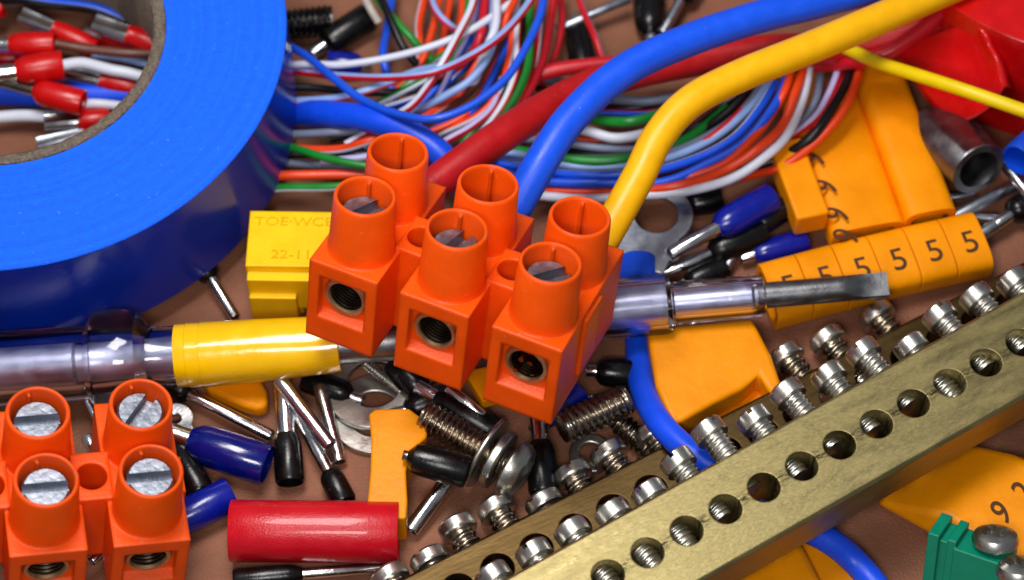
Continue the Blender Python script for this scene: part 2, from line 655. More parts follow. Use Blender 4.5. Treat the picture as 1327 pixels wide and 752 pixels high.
# ------------------------------------------------------------------ thick cables
def cable(label, m, start, px, r, group=None, core=True, name='cable', cat='cable', k=10, bare=.62):
    pts = smooth_pts(list(start) + [P(*q) for q in px], k)
    b = MB()
    b.tube(pts, r, 24)
    if core and start:
        t = thing(name, label, cat, Matrix.Translation(pts[0]), group)
        b.v = [p - pts[0] for p in b.v]
        obj('sheath', b, m, t, 60)
        c = MB()
        d = (Vector(start[0]) - Vector(start[1])).normalized()
        rr = random.Random(5)
        for q in range(9):
            o = Vector((rr.uniform(-0.06, 0.06), rr.uniform(-0.06, 0.06), rr.uniform(-0.06, 0.06)))
            e = d * (bare + rr.uniform(-.06, .03)) + o * 2.1
            c.tube([o - d * 0.02, o + d * 0.3 + o * 0.2, e], 0.026, 6)
        obj('copper_strands', c, 'copper', t, 60)
        return t
    o = obj(name, b, m, None, 60)
    return tag(o, label, cat, group)


ZB = -0.985
G = 'thick cables wired into the tilted terminal block'
cable('thick red cable leaving the left pole of the tilted block under the blue one', 'red', [blk(-PT, 0.98, ZB), blk(-PT, 1.25, ZB)],
      [(640, 183, 1.28), (730, 128, 1.0), (800, 100, 0.88), (900, 78, 0.82), (1000, 66, 0.8), (1090, 62, 0.8), (1180, 42, 0.9), (1260, 12, 1.0), (1340, -22, 1.1), (1420, -50, 1.1)], 0.166, G)
cable('thick bright blue cable arching from the middle pole to the top edge', 'blue', [blk(0, 0.98, ZB), blk(0, 1.25, ZB)],
      [(704, 206, 1.62), (745, 148, 1.72), (810, 91, 1.74), (890, 53, 1.70), (980, 23, 1.62), (1060, 3, 1.55), (1150, -22, 1.5), (1240, -50, 1.45)], 0.158, G)
cable('thick yellow cable arching from the right pole to the top right', 'yellow', [blk(PT, 0.98, ZB), blk(PT, 1.25, ZB)],
      [(826, 232, 1.52), (853, 178, 1.66), (895, 132, 1.74), (960, 98, 1.74), (1040, 66, 1.70), (1110, 37, 1.66), (1190, 3, 1.6), (1270, -32, 1.55), (1340, -64, 1.5)], 0.155, G, bare=1.17)
cable('deep blue cable coming out from under the tape roll towards the tilted block', 'blue_deep', [],
      [(-60, 118, .14), (60, 122, .14), (180, 124, .15), (290, 140, .15), (345, 142, .15), (390, 146, 0.24), (430, 148, 0.52), (480, 155, 0.72), (525, 170, 0.78), (565, 195, 0.74), (600, 235, 0.6), (640, 290, .4)], 0.132, None, False)
cable('deep blue cable bending down beside the yellow markers and under the brass bars', 'blue_deep', [],
      [(828, 345, .17), (828, 400, .15), (827, 460, 0.15), (834, 508, 0.30), (856, 549, 0.48), (890, 583, 0.56), (925, 606, 0.56), (975, 640, .50), (1030, 677, 0.42), (1075, 701, 0.32), (1110, 730, 0.2), (1150, 778, 0.2)], 0.122, None, False)
cable('medium red wire crossing below the yellow cable to the top edge', 'wred', [],
      [(690, 100, .5), (725, 90, 0.55), (800, 82, 0.55), (880, 84, 0.5), (980, 86, 0.5), (1065, 84, 0.6), (1110, 80, 0.85), (1150, 68, 0.98), (1190, 42, 1.1), (1222, 14, 1.2), (1250, -22, 1.25)], 0.075, None, False, 'wire', 'wire')
cable('thin lemon yellow wire running off the right edge over the red tape', 'lemon', [],
      [(1095, 62, .9), (1140, 82, 1.1), (1190, 98, 1.3), (1240, 114, 1.45), (1290, 131, 1.5), (1345, 150, 1.5)], 0.066, None, False, 'wire', 'wire')

# ------------------------------------------------------------------ thin signal wires
GW = 'thin signal wires of the tangled bundle'


def wire(label, m, px, stripe=None, r=0.037):
    # a real strand never runs quite true: small bends along the way
    rj = random.Random(sum(ord(c) * (k + 1) for k, c in enumerate(label)))
    px = [(x + rj.uniform(-3.2, 3.2), y + rj.uniform(-3.2, 3.2), max(r, z + rj.uniform(-.05, .05))) for x, y, z in px]
    pts = smooth_pts([P(*q) for q in px], 8)
    b = MB()
    mats = [m]
    st = None
    if stripe:
        mats = [m, stripe[0]]
        st = stripe[1:]
    b.tube(pts, r, 12, 0, st)
    return tag(obj('signal_wire', b, mats, None, 60), label, 'wire', GW)


UND = (150, 150, 0)      # stripe on the underside
SID = (60, 150, 0)
# upper loop: from under the roll, turning up to the top edge
wire('white wire sweeping right from the roll just above the red and pale blue one', 'white', [(330, 92, .3), (392, 86, .5), (440, 83, .6), (500, 76, .72), (560, 58, .78), (605, 38, .8), (650, 12, .8), (690, -20, .8)])
wire('pale blue wire with a red underside sweeping from the roll to the top', 'ltblue', [(330, 88, .3), (385, 95, .4), (440, 100, .6), (500, 102, .8), (560, 92, .95), (612, 72, 1.0), (650, 46, 1.0), (680, 12, 1.0), (700, -20, 1.0)], ('wred', 45, 150, 0), .041)
wire('white wire with a red side rising steeply to the top edge', 'white', [(450, 190, .4), (500, 160, .55), (535, 132, .7), (568, 92, .9), (592, 50, .95), (608, 10, .95), (616, -20, .95)], ('wred', 35, 140, 0), .041)
wire('blue wire with a pink stripe forming the lowest loop of the upper tangle', 'wblue', [(340, 40, .3), (390, 72, .5), (430, 97, .7), (470, 128, .85), (515, 150, 1.0), (560, 153, 1.1), (605, 138, 1.15), (650, 105, 1.15), (682, 62, 1.15), (700, 20, 1.1), (708, -20, 1.1)], ('wpink', 238, 72, 0), .041)
wire('pale blue wire curving up inside the pink striped blue loop', 'ltblue', [(470, 190, .3), (530, 150, .45), (575, 127, .6), (612, 100, .7), (634, 60, .75), (641, 20, .75), (642, -20, .75)], None, .041)
wire('pure white wire standing almost upright at the top edge', 'white', [(610, 110, .5), (632, 70, .85), (641, 30, .88), (643, -20, .85)], None, .043)
wire('brown wire curving up between the pale blue and orange ones', 'wbrown', [(500, 185, .3), (560, 150, .4), (610, 118, .5), (640, 75, .55), (656, 30, .55), (662, -20, .55)])
wire('orange wire with a white side rising to the top right of the brown one', 'worange', [(560, 180, .3), (620, 145, .5), (650, 108, .6), (662, 60, .65), (664, 20, .65), (668, -20, .6)], ('white', 35, 110, 0))
wire('orange wire slanting up beside the upright white wire', 'worange', [(590, 135, .4), (620, 85, .6), (645, 45, .8), (660, 15, .85), (676, -20, .8)])
wire('green wire curving down from the top behind the pink striped blue one', 'wgreen', [(560, 225, .3), (625, 180, .5), (660, 142, .6), (680, 95, .7), (688, 50, .7), (687, 10, .65), (684, -20, .6)], None, .042)
wire('dark green wire squeezed between red ones near the top', 'wgreen', [(600, 190, .25), (650, 120, .4), (672, 70, .45), (676, 20, .45), (676, -20, .4)])
wire('plain red wire on the right edge of the upper tangle', 'wred', [(600, 240, .3), (645, 180, .5), (680, 128, .62), (704, 80, .66), (716, 30, .66), (722, -20, .66)], None, .042)
wire('thin dark red wire right of the upper tangle falling straight down', 'wred', [(724, -20, .3), (728, 30, .3), (722, 70, .3), (700, 120, .25)])
wire('red wire bowing between the white and upright white ones', 'wred', [(560, 105, .4), (598, 85, .6), (620, 52, .8), (628, 15, .82), (632, -20, .8)], None, .043)
wire('green wire with a white edge behind the bowing red one', 'wgreen', [(500, 130, .3), (560, 85, .45), (595, 55, .55), (614, 22, .6), (620, -20, .6)], ('white', 35, 110, 0))
wire('green wire slanting down from the top left of the upper tangle', 'wgreen', [(478, -20, .5), (500, 12, .52), (530, 48, .5), (560, 82, .35), (590, 110, .3)], None, .043)
wire('black wire slanting beside the green one at the top left', 'wblack', [(484, -20, .6), (500, 18, .65), (522, 58, .55), (548, 92, .35)], None, .043)
wire('beige wire end near the top edge left of the black one', 'wbeige', [(464, -20, .45), (478, 8, .45), (490, 32, .4)], None, .041)
wire('blue wire dropping straight down left of the black one', 'wblue', [(514, -20, .3), (508, 15, .3), (498, 45, .35), (499, 75, .4), (506, 110, .3), (512, 140, .25)], None, .043)
wire('orange wire with a white side hanging from the top edge', 'worange', [(552, -20, .35), (546, 25, .4), (541, 60, .4), (545, 95, .3)], ('white', 20, 150, 0), .041)
wire('pale blue wire with a pink side slanting from the top to the white ones', 'ltblue', [(552, -15, .6), (566, 12, .65), (584, 34, .6), (606, 50, .4)], ('wpink', 20, 160, 0))
wire('orange wire behind the slanting pink sided one', 'worange', [(588, -20, .3), (578, 30, .3), (566, 80, .3), (556, 120, .25)])
wire('orange red wire third from the beige end along the top edge', 'worange', [(600, -20, .3), (594, 30, .3), (578, 80, .25)])
wire('purple blue wire buried under the steep white and red one', 'wblue', [(470, 200, .2), (520, 165, .3), (560, 122, .4), (600, 70, .5), (630, 20, .5), (640, -20, .5)])
wire('pale blue wire with an orange underside left of the block above the deep blue cable', 'ltblue', [(330, 130, .3), (390, 130, .4), (440, 127, .5), (490, 112, .6), (540, 96, .62), (590, 82, .6), (640, 40, .5)], ('worange', 48, 140, 0), .041)
wire('black wire filling the gap below the pale blue and orange one', 'wblack', [(330, 115, .25), (400, 116, .3), (470, 120, .35), (540, 115, .4), (600, 90, .4), (650, 30, .4)], None, .041)
wire('navy wire under the lowest blue loop', 'wblue', [(480, 200, .2), (560, 170, .35), (610, 140, .45), (640, 100, .5), (668, 40, .5)])
wire('black wire lying beside the pale blue curve', 'wblack', [(430, 180, .2), (520, 160, .3), (580, 135, .4), (618, 105, .45), (650, 50, .45)], None, .041)
wire('grey wire end behind the red cable right of the tangle', 'wgrey', [(690, 85, .3), (715, 98, .35), (745, 110, .35), (790, 130, .3)])
wire('dark red wire slanting down from the top to the medium red one', 'wred', [(745, -20, .4), (757, 18, .45), (772, 52, .45), (786, 88, .4)], ('wgrey', 200, 120, 0))
# lower strands left of the block
wire('grey blue wire just below the deep blue cable', 'wgrey', [(330, 175, .3), (390, 173, .4), (440, 174, .45), (500, 168, .4), (560, 150, .3)], None, .041)
wire('orange wire with a white underside curling up to the left turret', 'worange', [(330, 185, .25), (395, 192, .4), (440, 193, .5), (480, 182, .55), (530, 162, .5), (600, 120, .4)], ('white', 52, 120, 0), .042)
wire('green wire slanting to the back left turret', 'wgreen', [(330, 180, .2), (385, 194, .4), (420, 206, .5), (470, 215, .55), (530, 222, .5)], None, .040)
wire('lavender wire reaching the back left turret', 'wlav', [(420, 210, .3), (460, 204, .4), (510, 200, .45), (570, 190, .4)])
wire('orange red wire running level into the left pole', 'worange', [(320, 228, .3), (380, 226, .35), (450, 226, .4), (520, 228, .4)], None, .049)
wire('green wire with a white underside lowest of those left of the block', 'wgreen', [(320, 250, .2), (365, 246, .3), (430, 241, .4), (500, 232, .4)], ('white', 52, 120, 0), .043)
wire('dark grey wire between the green and the level orange red one', 'wgrey', [(330, 208, .15), (400, 212, .2), (470, 218, .25), (540, 222, .2)])
wire('black wire beneath the orange and white curl', 'wblack', [(330, 200, .15), (400, 202, .2), (470, 200, .25), (560, 180, .2)], None, .041)
wire('lavender wire with a red underside between the block and the red cable', 'wlav', [(540, 210, .3), (578, 186, .5), (610, 165, .55), (636, 138, .55), (650, 100, .5)], ('wred', 40, 130, 0), .041)
wire('pale blue wire peeping out above the back middle turret', 'ltblue', [(560, 215, .3), (620, 200, .4), (660, 200, .4), (700, 205, .35)])
# the right-hand skein: arcs that swing from the block up to the right
wire('outermost white wire of the right skein', 'white', [(690, 256, .35), (760, 256, .45), (830, 254, .55), (890, 249, .6), (945, 232, .65), (990, 205, .7), (1020, 172, .72), (1038, 135, .72), (1046, 98, .7), (1050, 60, .6)], None, .047)
wire('outer orange wire beside the outermost white one', 'worange', [(700, 250, .3), (800, 249, .45), (880, 240, .6), (940, 220, .68), (985, 192, .74), (1014, 158, .76), (1030, 122, .76), (1040, 88, .7), (1044, 50, .6)], None, .047)
wire('inner orange wire of the right skein', 'worange', [(700, 244, .3), (800, 244, .4), (880, 230, .5), (935, 210, .6), (976, 180, .7), (1004, 145, .74), (1020, 110, .74), (1028, 70, .65)], None, .041)
wire('bright blue wire next to the inner orange one', 'wblue', [(620, 218, .3), (700, 232, .4), (780, 238, .48), (860, 234, .55), (920, 214, .62), (965, 184, .68), (996, 148, .7), (1014, 110, .7), (1024, 70, .6)], None, .047)
wire('blue wire with a white stripe inside the right skein', 'wblue', [(620, 206, .3), (690, 218, .4), (760, 226, .48), (840, 224, .52), (900, 206, .58), (948, 178, .62), (984, 142, .65), (1006, 105, .6)], ('white', 250, 70, .1), .042)
wire('pale blue wire running through the middle of the right skein', 'ltblue', [(610, 200, .25), (690, 210, .35), (770, 216, .42), (850, 212, .48), (915, 186, .52), (960, 152, .56), (990, 115, .55), (1008, 80, .5)], None, .042)
wire('thin grey wire beside the pale blue one of the right skein', 'wgrey', [(680, 196, .25), (780, 206, .35), (860, 200, .4), (925, 170, .45), (968, 134, .48), (998, 90, .45)])
wire('black wire on the inner side of the right skein', 'wblack', [(700, 190, .25), (790, 200, .3), (860, 190, .38), (920, 160, .42), (965, 122, .45), (990, 80, .4)], None, .049)
wire('second black wire tucked under the yellow cable', 'wblack', [(720, 186, .2), (800, 190, .28), (870, 175, .34), (930, 140, .38), (970, 100, .4)], None, .043)
wire('brown wire close under the bend of the yellow cable', 'wbrown', [(700, 180, .25), (790, 188, .3), (870, 168, .38), (925, 138, .42), (965, 105, .4)], None, .041)
wire('dark green wire between the blue and yellow cables', 'wgreen', [(640, 190, .3), (700, 202, .4), (770, 207, .46), (830, 200, .46), (890, 178, .4), (940, 140, .35)], None, .050)
wire('white wire between the blue and yellow cables', 'white', [(640, 150, .3), (700, 160, .4), (760, 172, .5), (800, 178, .52), (845, 172, .52), (900, 152, .45), (950, 120, .4)], None, .050)
wire('grey wire directly under the white one between the cables', 'wgrey', [(640, 175, .2), (720, 186, .35), (790, 192, .4), (850, 186, .4), (910, 160, .3)], None, .040)
wire('orange brown wire showing below the white one between the cables', 'worange', [(640, 165, .15), (720, 178, .3), (780, 183, .35), (850, 180, .3), (910, 156, .25)])
wire('green wire curving above the white one between the cables', 'wgreen', [(660, 118, .3), (720, 140, .42), (775, 153, .52), (820, 157, .55), (865, 147, .55), (920, 118, .5), (960, 90, .45)], None, .049)
wire('blue wire with a red side above that green curve', 'wblue', [(680, 120, .25), (750, 140, .38), (800, 148, .42), (850, 142, .42), (910, 118, .4)], ('wred', 270, 80, 0))
wire('grey blue wire highest of those between the cables', 'wgrey', [(700, 100, .3), (760, 122, .4), (810, 130, .46), (860, 128, .48), (910, 116, .45), (960, 96, .4)], None, .050)
wire('blue wire low against the right back turret', 'wblue', [(640, 240, .2), (700, 246, .25), (780, 248, .3), (850, 244, .3), (920, 226, .3)], None, .040)
wire('lavender wire with a red side on the right end of the skein', 'wlav', [(985, 205, .3), (1025, 182, .45), (1052, 155, .55), (1074, 124, .6), (1086, 92, .6), (1090, 55, .5)], ('wred', 30, 130, 0), .041)
wire('grey wire hanging from the red wire on the right end of the skein', 'wgrey', [(1010, 190, .3), (1038, 160, .45), (1056, 130, .5), (1066, 95, .5), (1070, 55, .45)], None, .042)
wire('dark brown wire next to the hanging grey one', 'wbrown', [(1000, 200, .25), (1030, 178, .35), (1055, 146, .4), (1072, 110, .42), (1078, 60, .4)], None, .043)
wire('black wire second from the right end of the skein', 'wblack', [(960, 222, .3), (1010, 205, .5), (1050, 178, .66), (1078, 142, .72), (1096, 105, .72), (1104, 60, .6)], None, .049)
wire('orange red wire at the far right end of the skein', 'worange', [(960, 230, .3), (1010, 214, .5), (1054, 186, .66), (1085, 150, .74), (1106, 110, .74), (1118, 60, .6)], None, .042)
wire('dark red wire between the lavender and black ones of the right end', 'wred', [(990, 212, .25), (1035, 188, .4), (1062, 155, .5), (1084, 115, .55), (1094, 70, .5)], None, .041)
# finer strands filling the tangle
wire('fine white strand crossing low behind the lowest blue loop', 'white', [(400, 160, .12), (470, 150, .3), (540, 128, .4), (590, 100, .45), (622, 50, .5), (630, -20, .5)], ('wblue', 40, 120, 0), .034)
wire('fine orange strand winding under the brown wire', 'worange', [(470, 215, .2), (540, 180, .35), (600, 150, .42), (632, 110, .45), (648, 50, .5), (652, -20, .5)], None, .034)
wire('fine red strand with a white side near the right rim of the tangle', 'wred', [(560, 240, .2), (630, 190, .35), (668, 140, .42), (692, 80, .45), (702, -20, .45)], ('white', 35, 110, 0), .034)
wire('fine black strand hugging the green wire of the tangle', 'wblack', [(550, 215, .2), (615, 178, .35), (650, 140, .4), (670, 90, .45), (682, -20, .45)], None, .036)
wire('fine white strand with an orange side inside the red rim', 'white', [(530, 225, .2), (600, 190, .45), (645, 150, .6), (664, 100, .68), (672, 50, .68), (674, -20, .6)], ('worange', 30, 130, 0), .036)
wire('fine purple strand right of the steep white and red wire', 'wlav', [(540, 160, .3), (572, 120, .6), (596, 75, .7), (612, 30, .72), (622, -20, .72)], ('wblue', 30, 120, 0), .034)
wire('fine orange strand left of the steep white and red wire', 'worange', [(505, 125, .3), (540, 85, .4), (562, 40, .45), (572, -20, .45)], ('white', 215, 100, 0), .036)
wire('fine green strand behind the pale blue and red wire', 'wgreen', [(470, 140, .25), (540, 112, .5), (580, 84, .6), (600, 50, .62), (612, -20, .6)], ('white', 40, 120, 0), .034)
wire('fine white strand in the right skein under the bright blue wire', 'white', [(640, 226, .25), (720, 240, .34), (800, 243, .4), (870, 236, .46), (930, 214, .52), (970, 182, .58), (1000, 145, .6), (1016, 105, .55)], ('wblue', 40, 130, 0), .036)
wire('fine red strand in the right skein between black and pale blue', 'wred', [(650, 200, .2), (740, 212, .32), (820, 212, .38), (890, 198, .44), (945, 162, .48), (985, 120, .48)], ('white', 40, 120, 0), .034)
wire('fine orange strand in the right skein under the dark green wire', 'worange', [(640, 200, .2), (720, 214, .3), (790, 218, .36), (850, 208, .38), (910, 178, .36)], None, .034)
wire('fine blue strand hanging at the right end of the skein', 'wblue', [(990, 196, .2), (1030, 165, .36), (1052, 130, .42), (1062, 90, .4)], ('white', 30, 110, 0), .034)
wire('fine black strand highest between the thick blue and red cables', 'wblack', [(690, 112, .2), (760, 132, .3), (820, 138, .34), (880, 126, .34), (940, 100, .3)], None, .036)
# wires lying inside the roll
GI = 'wires inside the tape roll'
for lab, m, px, st, r in [
    ('blue wire with a black side along the top inside the roll', 'wblue', [(-40, 2, .5), (20, 0, .5), (70, 3, .5), (120, 12, .45), (160, 26, .4), (200, 42, .3)], ('wblack', 20, 120, 0), .06),
    ('brown wire leaving a red ferrule inside the roll', 'wbrown', [(70, 58, .62), (110, 62, .6), (160, 66, .5), (215, 70, .4)], None, .05),
    ('pale mint wire leaving the largest red ferrule inside the roll', 'white', [(78, 84, .6), (105, 83, .6), (140, 92, .5), (170, 99, .45), (215, 110, .3)], ('wgreen', 120, 60, 0), .058),
    ('white wire lying low across the inside of the roll', 'white', [(-40, 156, .2), (20, 153, .22), (58, 153, .25), (90, 152, .25)], None, .062),
    ('pale blue wire near the core inside the roll', 'ltblue', [(110, 68, .3), (150, 76, .3), (200, 86, .25)], None, .045),
    ('greenish white wire leaving the lower red ferrule inside the roll', 'white', [(105, 133, .4), (130, 136, .35), (170, 140, .3)], ('wgreen', 220, 60, 0), .05),
]:
    o = wire(lab, m, px, st, r)
    o['group'] = GI


# ------------------------------------------------------------------ crimp ferrules: a metal tube and a plastic sleeve
def ferrule(label, tip, end, frac, rp, rs, colour, metal='tin', group=None, flat=False, hollow=True, cat='ferrule', name='crimp_ferrule'):
    """tip (metal end) and end (sleeve end) are (px, py, z); frac = share of the length that is bare metal"""
    p0, p1 = P(*tip), P(*end)
    L = (p1 - p0).length
    lp = L * frac
    t = thing(name, label, cat, align(p0, p1), group)
    a = MB()
    w = rp * 0.14
    a.lathe([(0, 0.12), (rp - w, 0.11), (rp - w, 0.004), (rp - w * 0.5, 0), (rp, 0.006), (rp, lp + 0.05), (0, lp + 0.05)], 24)
    if flat:
        for p in a.v:                                    # crimped flat: squashed with a pressed groove
            k = min(1, max(0, (lp - p.z) / (lp * 0.35)))
            p.y *= 1 - 0.35 * k
            p.x *= 1 + 0.22 * k
            if p.y > 0 and abs(p.x) < rp * 0.45:
                p.y -= rp * 0.3 * k
    obj('metal_tube', a, metal, t, 40)
    if rs:
        b = MB()
        l2 = L - lp
        wi = rs * 0.15
        prof = [(rp * 0.9, lp), (rp * 1.15, lp - 0.005), (rs * 0.86, lp + 0.10 * min(1, l2)), (rs * 0.97, lp + 0.22 * min(1, l2)), (rs, lp + l2 * 0.5), (rs, L - 0.02), (rs - 0.012, L),
                (rs - wi, L - 0.002)]
        if hollow:
            prof += [(rs - wi, L - min(0.35, l2 * 0.6)), (0, L - min(0.4, l2 * 0.7))]
        else:
            prof += [(rs * 0.5, L + 0.005), (0, L + 0.006)]
        b.lathe(prof, 32)
        obj('plastic_sleeve', b, colour, t, 32)
    return t


GR = 'red ferrules lying inside the tape roll'
ferrule('red ferrule highest inside the roll with its bright flattened tip slanting up left', (27, 18, .55), (124, 64, .35), .43, .085, .115, 'sred', 'tin', GR, True)
ferrule('red ferrule with a mirror bright wide tip beside the right wall of the core', (122, 28, .60), (214, 62, .45), .48, .095, .115, 'sred', 'tin', GR, True)
ferrule('level red ferrule left of the brown wire inside the roll', (-25, 58, .62), (72, 57, .62), .39, .075, .125, 'sred', 'tin', GR)
ferrule('fattest red ferrule holding the mint wire inside the roll', (-20, 98, .64), (82, 84, .60), .40, .085, .150, 'sred', 'tin', GR)
ferrule('red ferrule tilted down right with a dark crimped tip over the blue wire', (-8, 104, .55), (108, 134, .48), .45, .055, .135, 'sred', 'dsteel', GR)
ferrule('red ferrule half hidden behind the core with a bright square tip above another grey tip', (57, 158, .30), (142, 155, .22), .52, .085, .115, 'sred', 'tin', GR, True)
ferrule('lowest metal tip peeping over the core edge inside the roll', (48, 187, .22), (150, 168, .14), .60, .080, .11, 'sred', 'zinc', GR, True)
ferrule('red ferrule behind the mint wire with a pale flattened tip', (80, 92, .35), (185, 116, .22), .48, .080, .10, 'sred', 'tin', GR, True)
ferrule('red ferrule under the two upper ones close to the core wall', (108, 42, .30), (190, 74, .22), .30, .070, .115, 'sred', 'zinc', GR)
ferrule('red sleeve end cut by the top left corner of the picture', (-60, 8, .40), (6, 9, .40), .3, .06, .12, 'sred', 'tin', GR)
ferrule('dark red sleeve at the left edge below the level red ferrule', (-60, 72, .30), (24, 76, .30), .3, .06, .11, 'sred', 'tin', GR)

GB = 'black ferrules scattered on the table'
ferrule('upright black ferrule with open mouth between the long pins left of the red sleeving', (366, 490, .30), (376, 626, .15), .55, .085, .135, 'black', 'tin', GB)
ferrule('black ferrule pointing its long tube up left above the red sleeving', (378, 520, .25), (447, 652, .14), .70, .062, .118, 'black', 'tin', GB)
ferrule('black ferrule under the yellow sleeve with a long shiny pin reaching right', (352, 566, .12), (208, 492, .20), .74, .062, .13, 'black', 'tin', GB)
ferrule('black ferrule half under the tape roll with a short pin', (305, 412, .10), (255, 332, .2), .62, .055, .115, 'black', 'tin', GB)
ferrule('black ferrule below the red sleeving with a thin pin', (500, 735, .10), (302, 752, .16), .55, .05, .10, 'black', 'tin', GB)
ferrule('shiny black ferrule lying across the orange marker beside the big bolt', (522, 590, .56), (606, 612, .50), .08, .05, .150, 'black', 'dsteel', GB)
ferrule('black ferrule below the front corner of the tilted block pointing down', (696, 520, .28), (705, 640, .16), .45, .080, .140, 'black', 'tin', GB)
ferrule('black ferrule in the shade between block and bolt', (540, 500, .35), (640, 560, .25), .25, .07, .15, 'black', 'tin', GB)
ferrule('black ferrule with a thin pin just below the navy one right of the ring lug', (858, 354, .16), (990, 300, .2), .47, .06, .150, 'black', 'tin', GB)
ferrule('black ferrule pushed behind the clear sleeve of the blade screwdriver', (862, 380, .12), (940, 346, .16), .35, .05, .125, 'black', 'tin', GB)
ferrule('black ferrule between the navy one and the small amber marker', (960, 308, .25), (1030, 262, .25), .3, .06, .12, 'black', 'tin', GB)
ferrule('black ferrule at the top left beside the dark set screw', (402, 70, .14), (478, 22, .2), .25, .06, .155, 'black', 'tin', GB)
ferrule('black ferrule at the top edge left of the thin grey pin', (845, 66, .16), (838, -30, .2), .2, .06, .165, 'black', 'tin', GB)
ferrule('black ferrule at the top edge with a grey pin above the blue cable', (858, 44, .2), (905, -40, .2), .5, .052, .14, 'black', 'zinc', GB)
ferrule('black ferrule left of the upper blue cable in the shade', (745, 20, .12), (757, 92, .14), .2, .05, .14, 'black', 'tin', GB)
ferrule('black ferrule lying in the gap right of the bottom left block', (215, 560, .2), (262, 640, .2), .2, .05, .13, 'black', 'tin', GB)
ferrule('black ferrule at the right edge below the blue ring', (1290, 292, .2), (1345, 255, .2), .35, .06, .14, 'black', 'tin', GB)
ferrule('black ferrule below the left driver shaft in the shade', (500, 540, .2), (585, 515, .2), .3, .06, .14, 'black', 'tin', GB)
ferrule('black ferrule tucked under the block beside the blue one', (770, 520, .2), (690, 540, .2), .3, .06, .14, 'black', 'tin', GB)

ferrule('black ferrule added as shadow in the gap between the strip of nines and the zinc tube', (1150, 110, .12), (1186, 178, .14), .2, .06, .15, 'black', 'tin', GB)  # added piece, its black stands in for the shadow left of the tube
ferrule('black filler ferrule added to darken the gap under the deep blue cable next to the right pole', (760, 480, .2), (824, 486, .16), .2, .06, .14, 'black', 'tin', GB)  # dark clutter added here and in the next two gaps to deepen the shadows
ferrule('black filler ferrule added to darken the gap under the middle pole behind the big bolt thread', (560, 520, .2), (510, 470, .25), .25, .06, .15, 'black', 'tin', GB)
ferrule('black filler ferrule added to darken the gap below the outermost white wire near the ring lug', (880, 268, .1), (935, 258, .12), .2, .06, .13, 'black', 'tin', GB)
ferrule('black ferrule near the wrapped yellow sleeve above the bent pins', (470, 520, .12), (395, 490, .14), .2, .06, .13, 'black', 'tin', GB)
GN = 'navy blue ferrules'
ferrule('big translucent navy ferrule beside the bottom left block', (222, 562, .28), (346, 604, .22), .20, .10, .195, 'navy_clear', 'tin', GN)
ferrule('navy ferrule half hidden behind the bottom left block', (200, 690, .2), (300, 640, .2), .2, .09, .165, 'navy', 'tin', GN)
ferrule('navy ferrule with a mirror bright pin right of the ring lug', (868, 330, .42), (1000, 256, .40), .46, .072, .155, 'navy', 'tin', GN)
ferrule('navy ferrule in the shade under the right corner of the tilted block', (690, 560, .2), (752, 508, .22), .3, .06, .13, 'navy', 'tin', GN)
ferrule('navy ferrule at the top left half buried under the white wire', (480, 86, .12), (425, 82, .14), .2, .06, .13, 'navy', 'tin', GN)
ferrule('navy ferrule under the amber strip of fives and the small amber marker', (960, 335, .12), (1045, 312, .14), .2, .06, .12, 'navy', 'tin', GN)
ferrule('bright blue ring shaped sleeve cut by the right edge', (1362, 168, .5), (1318, 208, .62), .1, .09, .17, 'blue', 'tin', GN)

GP = 'bare metal pins'


def pin(label, a, b, r, m='tin'):
    p0, p1 = P(*a), P(*b)
    L = (p1 - p0).length
    c = MB()
    w = r * 0.16
    c.lathe([(0, .2), (r - w, .18), (r - w, 0.004), (r - w * .5, 0), (r, .006), (r, L - .006), (r - w * .5, L), (r - w, L - .004), (r - w, L - .18), (0, L - .2)], 24)
    mt = align(p0, p1)
    c.v = [mt @ p for p in c.v]
    return tag(obj('metal_pin', c, m, None, 40), label, 'pin', GP)


pin('bright open pin crossing over the two black ferrules', (362, 492, .42), (428, 578, .30), .072)
pin('pin leaning right beside the bright open one', (414, 500, .20), (440, 600, .09), .068)
pin('slim pin lowest in the fan of pins under the yellow sleeve', (396, 530, .12), (418, 575, .09), .04, 'zinc')
pin('bright pin leading down right from under the middle pole', (580, 502, .45), (626, 540, .36), .056)
pin('thick pin below the shiny black ferrule', (590, 610, .22), (532, 688, .10), .078)
pin('long pin under the end of the strip of fives', (1225, 288, .22), (1330, 232, .22), .062, 'zinc')
pin('long pin lowest of those at the right edge', (1250, 318, .18), (1332, 264, .18), .062, 'zinc')
pin('short white bright pin crossing between the two long ones', (1230, 278, .10), (1300, 284, .12), .048)
pin('short pin hidden just below the zinc tube', (1208, 258, .10), (1262, 252, .10), .058)
pin('bright pin cut by the right edge below the blue ring', (1292, 200, .40), (1338, 258, .40), .058)
pin('blurred grey pin slanting at the top edge right of the tangle', (722, 38, .2), (816, -2, .3), .05, 'zinc')
pin('short pin between the turrets of the bottom left block', (112, 566, .35), (126, 590, .30), .06)
pin('short pin in the gap under the bottom left block', (118, 728, .3), (142, 706, .25), .05)
pin('thin pin behind the turrets of the bottom left block', (112, 520, .3), (132, 556, .25), .03)
pin('thin grey pin between the dark ferrules at the upper left', (398, 82, .08), (432, 56, .08), .03, 'zinc')
pin('short pin crossing the gap left of the amber strip', (938, 352, .1), (958, 318, .2), .045, 'zinc')
pin('bright pin in the shade right of the middle pole', (600, 470, .3), (628, 505, .28), .045)

# ------------------------------------------------------------------ screwdrivers
p0, p1 = P(-120, 487, .40), P(478, 444, .62)
t = thing('tester_screwdriver', 'clear handled screwdriver with a wrapped yellow sleeve reaching in from the left', 'screwdriver', align(p0, p1))
L = (p1 - p0).length


def along(px):
    return L * (px + 120) / 598.0


